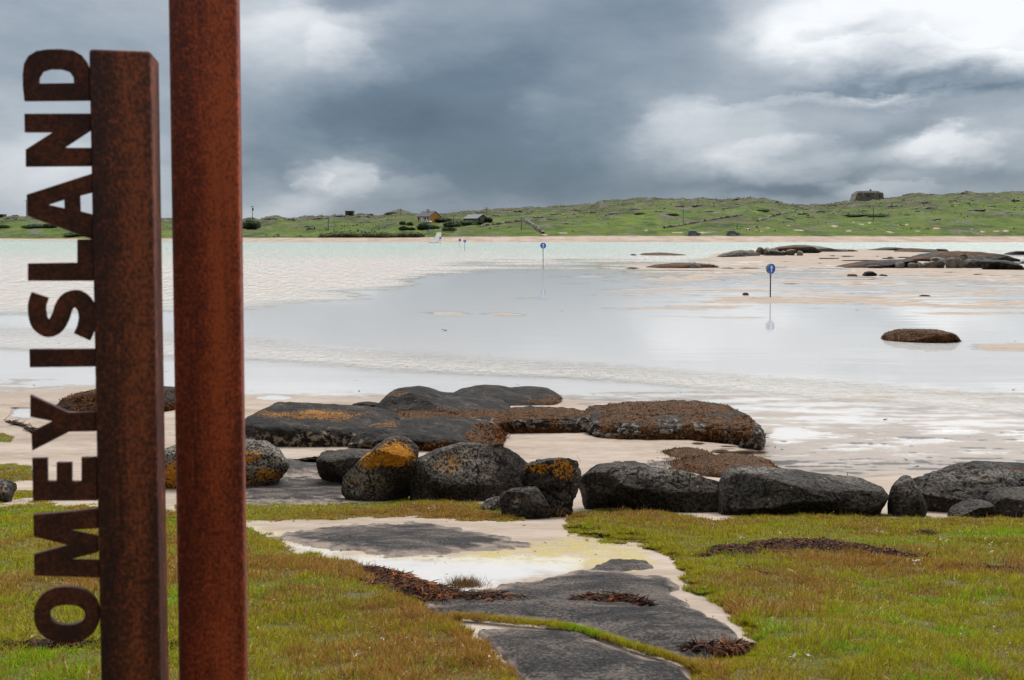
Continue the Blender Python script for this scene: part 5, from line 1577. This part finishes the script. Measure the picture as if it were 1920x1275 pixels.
# heath and rough grass clumps on the hillside: uncountable
rg = np.random.default_rng(90)
n = 13000
qx = rg.uniform(-60, 1980, n); D0 = 352 + 350 * rg.uniform(0, 1, n) ** 1.1
qz = terr(qx, D0); X0 = (qx - 960) / F * (D0 * ct - (qz - CAMZ) * st_)
hv = fbm(X0 / 28, D0 / 50, 4.4, 4, .6) + .22 * (D0 - 500) / 150 + .5 * fbm(X0 / 6, D0 / 12, 9.1, 3)
ok = (hv > .02 + .40 * rg.uniform(0, 1, n)) & (D0 < ridge_D(qx) + 4)
ok &= at_z(qx, np.interp(qx, _shx, _shy), 0.0)[1] + 24 < D0
P = np.stack([X0, D0, qz - .1], -1)[ok]; hv = hv[ok]; n = len(P)
t_ = rg.uniform(0, 1, (n, 1)) + .25 * fbm(P[:, 0] / 14, P[:, 1] / 20, 2.0, 3)[:, None]
hc_ = np.where(t_ < .40, np.array([.040, .066, .018]), np.where(t_ < .76, np.array([.090, .105, .028]), np.where(t_ < .93, np.array([.115, .090, .045]), np.array([.20, .175, .14]))))
o = ribbons('heath_scrub', P, rg.normal(0, .5, (n, 3)) + np.array([0, 0, .8]), rg.uniform(.25, .75, n), rg.uniform(.4, 1.3, n), hc_ * rg.uniform(.6, 1.4, (n, 1)), M['leaf'], None, 2, .3, rg)
tag(o, 'brown and dark green heath clumps over the far hillside', 'heath', None, 'stuff')

M['outcrop'] = None


def outcrop_mat():
    m, nt, b, _ = new_mat('outcrop')
    p = geo_pos(nt)
    n1 = nt.noise(p, .5, 6, .7); n2 = nt.noise(p, 2.4, 5, .7)
    c = nt.ramp(nt.m('ADD', nt.m('MULTIPLY', n1, .5), nt.m('MULTIPLY', n2, .5)), [(.42, (.07, .065, .055)), (.5, (.17, .155, .135)), (.59, (.34, .31, .28))])
    nt.set(b.inputs['Base Color'], c); nt.set(b.inputs['Roughness'], .9)
    nt.set(b.inputs['Normal'], nt.bump(n2, .8, .3))
    return m


M['outcrop'] = outcrop_mat()
OC = []
for s in range(4):
    U, Fc = ico(4)
    rgo = np.random.default_rng(500 + s)
    off = rgo.uniform(-30, 30, 3)
    V = U * np.array([1, .8, .5])
    nn = fbm(U[:, 0] * 1.6 + off[0], U[:, 1] * 1.6 + off[1], U[:, 2] * 2.2 + off[2], 4, .6)
    V = V * (1 + .55 * nn)[:, None]
    OC.append(np_mesh('rock_outcrop', V, Fc, False)); OC[-1].materials.append(M['outcrop'])
ocs = [(1505, 402, 26, 6), (1540, 398, 20, 6), (1480, 411, 16, 5), (1520, 408, 14, 4), (1575, 396, 12, 3), (1590, 404, 22, 4), (1677, 388, 24, 6), (1735, 382, 26, 8), (1790, 378, 20, 5), (1742, 392, 16, 6), (1720, 398, 12, 4),
       (1758, 414, 42, 7), (1835, 395, 40, 6), (1860, 388, 20, 4), (1905, 378, 26, 7), (1890, 400, 20, 4), (1812, 362.5, 22, 5), (1700, 404, 14, 4), (1620, 396, 12, 3),
       (1275, 388, 20, 6), (1310, 386, 24, 5), (1330, 398, 22, 5), (1235, 398, 26, 4), (1150, 402, 30, 5), (1110, 399, 26, 5), (1080, 395, 24, 5), (1190, 393, 20, 4), (1360, 392, 16, 4), (1385, 374, 20, 3), (1335, 374.5, 18, 3), (1456, 380, 8, 5),
       (1040, 403, 30, 4), (1010, 408, 24, 4), (990, 402, 18, 3), (930, 406, 20, 4), (900, 399, 22, 3), (970, 396, 22, 3), (1060, 420, 16, 3), (1030, 413, 16, 3),
       (507, 412, 26, 8), (543, 413, 24, 6), (600, 411, 36, 5), (640, 406.5, 30, 4), (680, 407, 30, 4), (692, 403, 20, 4), (735, 400.5, 30, 5), (580, 425, 20, 3), (20, 410, 26, 5), (28, 405, 14, 3), (62, 411, 20, 3), (521, 441, 8, 3), (20, 426, 8, 2.5), (1745, 366, 18, 3), (1560, 386, 14, 2.5)]
for i, (x, y, w_, h_) in enumerate(ocs):
    b = terr_at(x, y); k = b[1] / F
    o = bpy.data.objects.new('rock_outcrop', OC[i % 4]); C.objects.link(o)
    o.location = (b[0], b[1] + w_ * k * .3, b[2] + .1)
    o.scale = (w_ * k * .42, w_ * k * .36, h_ * k * .95); o.rotation_euler = (0, 0, (i * 1.7) % .8 - .4)
    tag(o, 'grey rock outcrop showing through the grass and heath of the far hillside', 'rock outcrop', 'rock outcrops on the far hillside')


# ------------------------------------------------------------------ bushes
def bush(px, pyb, wpx, hpx, label, col=(.030, .052, .018), name='bush', leaf=.3, n=1300, seed=1):
    b = terr_at(px, pyb); k = b[1] / F
    rg = np.random.default_rng(seed * 13 + int(px))
    wd, h = wpx * k / 2, hpx * k
    U, Fc = ico(4)
    off = rg.uniform(-30, 30, 3)
    def shape(u):
        q = u * (1 + .30 * fbm(u[:, 0] * 1.8 + off[0], u[:, 1] * 1.8 + off[1], u[:, 2] * 1.8 + off[2], 3))[:, None]
        return q * np.array([wd, wd * .7, h * .56]) + np.array([0, 0, h * .45])
    core = shape(U * .86)
    v = rg.normal(size=(n, 3)); v /= np.linalg.norm(v, axis=1)[:, None]
    v = v[v[:, 2] > -.5]; n = len(v)
    c = shape(v * rg.uniform(.8, 1.06, (n, 1)))
    a = rg.normal(size=(n, 3)); a /= np.linalg.norm(a, axis=1)[:, None]
    d = np.cross(a, rg.normal(size=(n, 3))); d /= np.linalg.norm(d, axis=1)[:, None]
    sz = leaf * rg.uniform(.5, 1.3, (n, 1))
    Q = np.stack([c - a * sz, c + d * sz * .6, c + a * sz], 1).reshape(-1, 3)
    cc = np.repeat(np.array(col) * rg.uniform(.55, 1.7, (n, 1)), 3, 0)
    V = np.concatenate([core, Q]); f = np.concatenate([Fc, np.arange(n * 3).reshape(-1, 3) + len(core)])
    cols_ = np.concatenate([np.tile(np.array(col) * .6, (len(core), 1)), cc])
    o = link(name, np_mesh(name, V, f, False, {'tint': cols_}), M['leaf'])
    o.location = (b[0], b[1] + wd * .4, b[2] - .2)
    tag(o, label, 'bush')


DKG, MDG, SCR = (.034, .056, .019), (.062, .100, .028), (.125, .135, .050)
for i, q in enumerate([(470, 429.5, 36, 17, 'big round dark bush below the pole with the transformer', DKG), (452, 429, 20, 9, 'smaller dark bush at the left side of the big round one, by the tall post', DKG),
                       (826, 417.5, 44, 10, 'long black hedge in front of the orange gable', DKG), (847, 426, 34, 12, 'rounded green bush in front of the black hedge', MDG), (874, 423.5, 40, 11, 'green bush in front of the stone barn', MDG),
                       (893, 421.5, 26, 9, 'dark bush below the gable of the stone barn', DKG), (793, 431, 24, 12, 'dark bush behind the notice board', DKG), (808, 430, 30, 9, 'olive bush below the cottage garden', MDG), (842, 433, 26, 8, 'dark bush behind the fence posts', DKG),
                       (755, 421.5, 12, 7, 'left one of two small round bushes in the field below the skyline pole', MDG), (768.5, 423, 12, 7, 'right one of two small round bushes in the field below the skyline pole', MDG), (757, 432, 18, 8, 'dark bush above the dune scrub, left of a smaller one', DKG), (771, 432, 13, 6, 'small dark bush above the dune scrub, right of a wider one', DKG),
                       (916, 417, 15, 9, 'dark bush touching the right wall of the stone barn', DKG), (62, 428, 46, 8, 'dark hedge bush at the top of the bright green field, left', DKG), (92, 428, 26, 9, 'dark hedge bush at the top of the bright green field, by the letter A', DKG),
                       (6, 427.5, 20, 6, 'dark bush at the left edge above the green field', DKG), (140, 444, 44, 9, 'dark green bush near the beach seen through the letters', MDG), (1612, 406, 50, 6, 'dark green thicket on the slope below the large stone house', MDG), (1650, 406.5, 40, 5, 'second dark thicket right of the pole below the large stone house', MDG),
                       (1430, 397, 24, 5, 'dark thicket on the slope right of the rounded hill', MDG), (1260, 405, 24, 5, 'dark thicket at the foot of the rounded hill', DKG), (1200, 403, 20, 4, 'small dark thicket left of the lamp pole', DKG)]):
    bush(q[0], q[1], q[2], q[3], q[4], q[5], seed=i)
for i, x in enumerate(np.arange(612, 800, 21)):
    bush(x, 445.2, 32, 10 - 2.5 * (i % 3 == 0), 'clump of olive dune scrub above the far beach left of the slipway', SCR, 'dune_scrub', .35, 700, 40 + i)
    bpy.data.objects['dune_scrub' if i == 0 else 'dune_scrub.%03d' % i]['group'] = 'dune scrub above the far beach'

# ------------------------------------------------------------------ sky and light
SUN_EL, SUN_AZ = math.radians(52), math.radians(38)      # azimuth to the right of the view
w = bpy.data.worlds.new('World'); bpy.context.scene.world = w
w.use_nodes = True
w.node_tree.nodes.clear()
nt = NT(w.node_tree)
out = w.node_tree.nodes.new('ShaderNodeOutputWorld')
sky = w.node_tree.nodes.new('ShaderNodeTexSky')
sky.sky_type = 'NISHITA'; sky.sun_disc = False
sky.sun_elevation = SUN_EL; sky.sun_rotation = SUN_AZ
bg1 = nt.n('ShaderNodeBackground', Color=sky.outputs[0], Strength=.1)
dirv = w.node_tree.nodes.new('ShaderNodeTexCoord').outputs['Generated']
sp = nt.n('ShaderNodeSeparateXYZ', i0=dirv)
az = nt.m('ARCTAN2', sp.outputs[0], sp.outputs[1])
el = nt.m('ARCSINE', sp.outputs[2])
q = nt.n('ShaderNodeCombineXYZ', i0=nt.m('MULTIPLY', az, 10.0), i1=nt.m('MULTIPLY', el, 10.0), i2=0.0).outputs[0]
dt = nt.vm('MULTIPLY', dirv, (1, 1, 2.2))
wn = nt.n('ShaderNodeTexNoise', Vector=dt, Scale=5.0, Detail=7.0, Roughness=.56)
wn2 = nt.n('ShaderNodeTexNoise', Vector=dt, Scale=16.0, Detail=6.0, Roughness=.6)
warp = nt.vm('MULTIPLY', nt.vm('SUBTRACT', wn.outputs['Color'], (.5, .5, .5)), (1.7, .95, 0))
warp2 = nt.vm('MULTIPLY', nt.vm('SUBTRACT', wn2.outputs['Color'], (.5, .5, .5)), (.34, .24, 0))
qw = nt.vm('ADD', q, nt.vm('ADD', warp, warp2))


def blob(acc, px, py, rx, ry, amp):
    a = 10 * math.atan((px - 960) / F); e = 10 * math.atan((HZ - py) / F)
    ix, iy = F / (10 * rx), F / (10 * ry)
    d = nt.vm('MULTIPLY_ADD', qw, (ix, iy, 0), (-a * ix, -e * iy, 0))
    dd = nt.vm('DOT_PRODUCT', d, d)
    ex = nt.m('POWER', 2.718, nt.m('MULTIPLY', dd, -1.0))
    return nt.m('MULTIPLY_ADD', ex, amp, acc)


acc = .46
for bl in [(520, 60, 180, 110, .30), (640, 90, 80, 70, .08), (60, 330, 260, 110, .28), (510, 385, 110, 30, .22), (60, 60, 220, 100, .06),
           (860, 210, 300, 130, -.26), (1060, 330, 380, 70, -.18), (690, 250, 160, 60, -.12), (620, 10, 90, 26, -.22), (480, 300, 60, 50, -.14), (1150, 80, 260, 110, -.05), (880, 60, 160, 50, .05),
           (600, 328, 70, 30, .18), (720, 338, 120, 34, .10), (1290, 25, 130, 60, -.16), (1000, 210, 60, 24, .07),
           (1660, 40, 300, 105, .44), (1900, 20, 180, 90, .30), (1480, 70, 90, 60, .18), (1900, 130, 160, 40, .22),
           (1330, 250, 130, 60, .11), (1420, 290, 150, 50, .07), (1250, 200, 70, 40, .08), (1600, 80, 60, 16, -.14),
           (1640, 178, 150, 16, -.26), (1810, 200, 130, 18, -.30), (1560, 262, 140, 16, -.14), (1680, 190, 130, 7, .16), (1500, 345, 170, 18, -.30), (1780, 288, 85, 40, .16), (1700, 300, 60, 25, .12), (1520, 250, 420, 120, .05), (1640, 352, 120, 12, .16), (1880, 345, 90, 26, -.16), (1900, 285, 60, 50, .06), (1700, 245, 90, 14, -.12)]:
    acc = blob(acc, *bl)
wn3 = nt.n('ShaderNodeTexNoise', Vector=dt, Scale=26.0, Detail=6.0, Roughness=.62)
qb = nt.vm('ADD', q, nt.vm('MULTIPLY', nt.vm('SUBTRACT', wn2.outputs['Color'], (.5, .5, .5)), (.62, .42, 0)))
qb = nt.vm('ADD', qb, nt.vm('MULTIPLY', nt.vm('SUBTRACT', wn3.outputs['Color'], (.5, .5, .5)), (.30, .24, 0)))


def billow(acc, px, py, rx, ry, amp):
    # heaped cloud: a crisp lumpy upper edge that melts away underneath
    a = 10 * math.atan((px - 960) / F); e = 10 * math.atan((HZ - py) / F)
    ix, iy = F / (10 * rx), F / (10 * ry)
    d = nt.vm('MULTIPLY_ADD', qb, (ix, iy, 0), (-a * ix, -e * iy, 0))
    dd = nt.vm('DOT_PRODUCT', d, d)
    dy = nt.n('ShaderNodeSeparateXYZ', i0=d).outputs[1]
    v = nt.m('MULTIPLY', nt.ss(dd, 1.0, .45), nt.ss(dy, -1.0, .35))
    return nt.m('MULTIPLY_ADD', v, amp, acc)


for bl in [(625, 335, 100, 42, .13), (585, 348, 45, 26, .10), (740, 350, 130, 34, .09), (560, 110, 200, 100, .09), (640, 110, 80, 60, .07), (500, 30, 120, 70, .05), (1330, 270, 170, 80, .12), (1460, 300, 150, 48, .12), (1290, 225, 90, 50, .06),
           (1775, 300, 100, 52, .12), (1760, 278, 50, 30, .06), (1880, 300, 80, 50, .06), (1560, 205, 230, 20, .12), (1700, 196, 120, 12, .12), (1500, 110, 110, 50, .08), (1650, 120, 200, 30, .08), (1850, 150, 160, 22, .08), (90, 330, 200, 60, .06), (1040, 220, 120, 50, .035), (1640, 360, 110, 22, .12)]:
    acc = billow(acc, *bl)
fine = nt.m('SUBTRACT', nt.n('ShaderNodeTexNoise', Vector=nt.vm('MULTIPLY', nt.vm('ADD', dirv, nt.vm('MULTIPLY', warp2, (.05, .05, 0))), (1, 1, 2.6)), Scale=8.0, Detail=8.0, Roughness=.6).outputs['Fac'], .5)
acc = nt.m('MULTIPLY_ADD', fine, .33, acc)
col = nt.ramp(acc, [(0, (.050, .078, .110)), (.25, (.100, .142, .188)), (.5, (.222, .262, .308)), (.75, (.42, .45, .485)), (1.0, (.69, .705, .72))])
# thick overcast: the cloud deck is brightest towards the zenith
zen = nt.ss(el, math.radians(13), math.radians(42))
zc = nt.mix(zen, col, nt.ramp(fine, [(.0, (1.42, 1.45, 1.50)), (.2, (1.6, 1.61, 1.63))]))
# unseen sky behind the viewer dimmed, added to darken faces turned to the camera
back = nt.n('ShaderNodeMapRange', interpolation_type='SMOOTHSTEP', Value=sp.outputs[1], From_Min=-.45, From_Max=.45, To_Min=.24, To_Max=1.0).outputs['Result']
zc = nt.vm('MULTIPLY', zc, nt.n('ShaderNodeCombineXYZ', i0=back, i1=back, i2=back).outputs[0])
bg2 = nt.n('ShaderNodeBackground', Color=zc, Strength=nt.m('MULTIPLY_ADD', zen, .25, 1.0))
mx = nt.n('ShaderNodeMixShader', i0=.95, i1=bg1.outputs[0], i2=bg2.outputs[0])
w.node_tree.links.new(mx.outputs[0], out.inputs[0])
w.cycles.sampling_method = 'MANUAL'; w.cycles.sample_map_resolution = 512

sl = bpy.data.lights.new('sun', 'SUN'); sl.energy = 1.5; sl.angle = math.radians(14); sl.color = (1.0, .965, .91)
so = bpy.data.objects.new('sun', sl); C.objects.link(so)
sd_ = Vector((math.sin(SUN_AZ) * math.cos(SUN_EL), math.cos(SUN_AZ) * math.cos(SUN_EL), math.sin(SUN_EL)))
so.rotation_euler = sd_.to_track_quat('Z', 'Y').to_euler(); so.location = (0, 0, 60)

sc = bpy.context.scene
sc.view_settings.view_transform = 'Standard'; sc.view_settings.look = 'None'
sc.view_settings.exposure = .48; sc.view_settings.gamma = 1
sc.cycles.max_bounces = 6; sc.cycles.transparent_max_bounces = 8
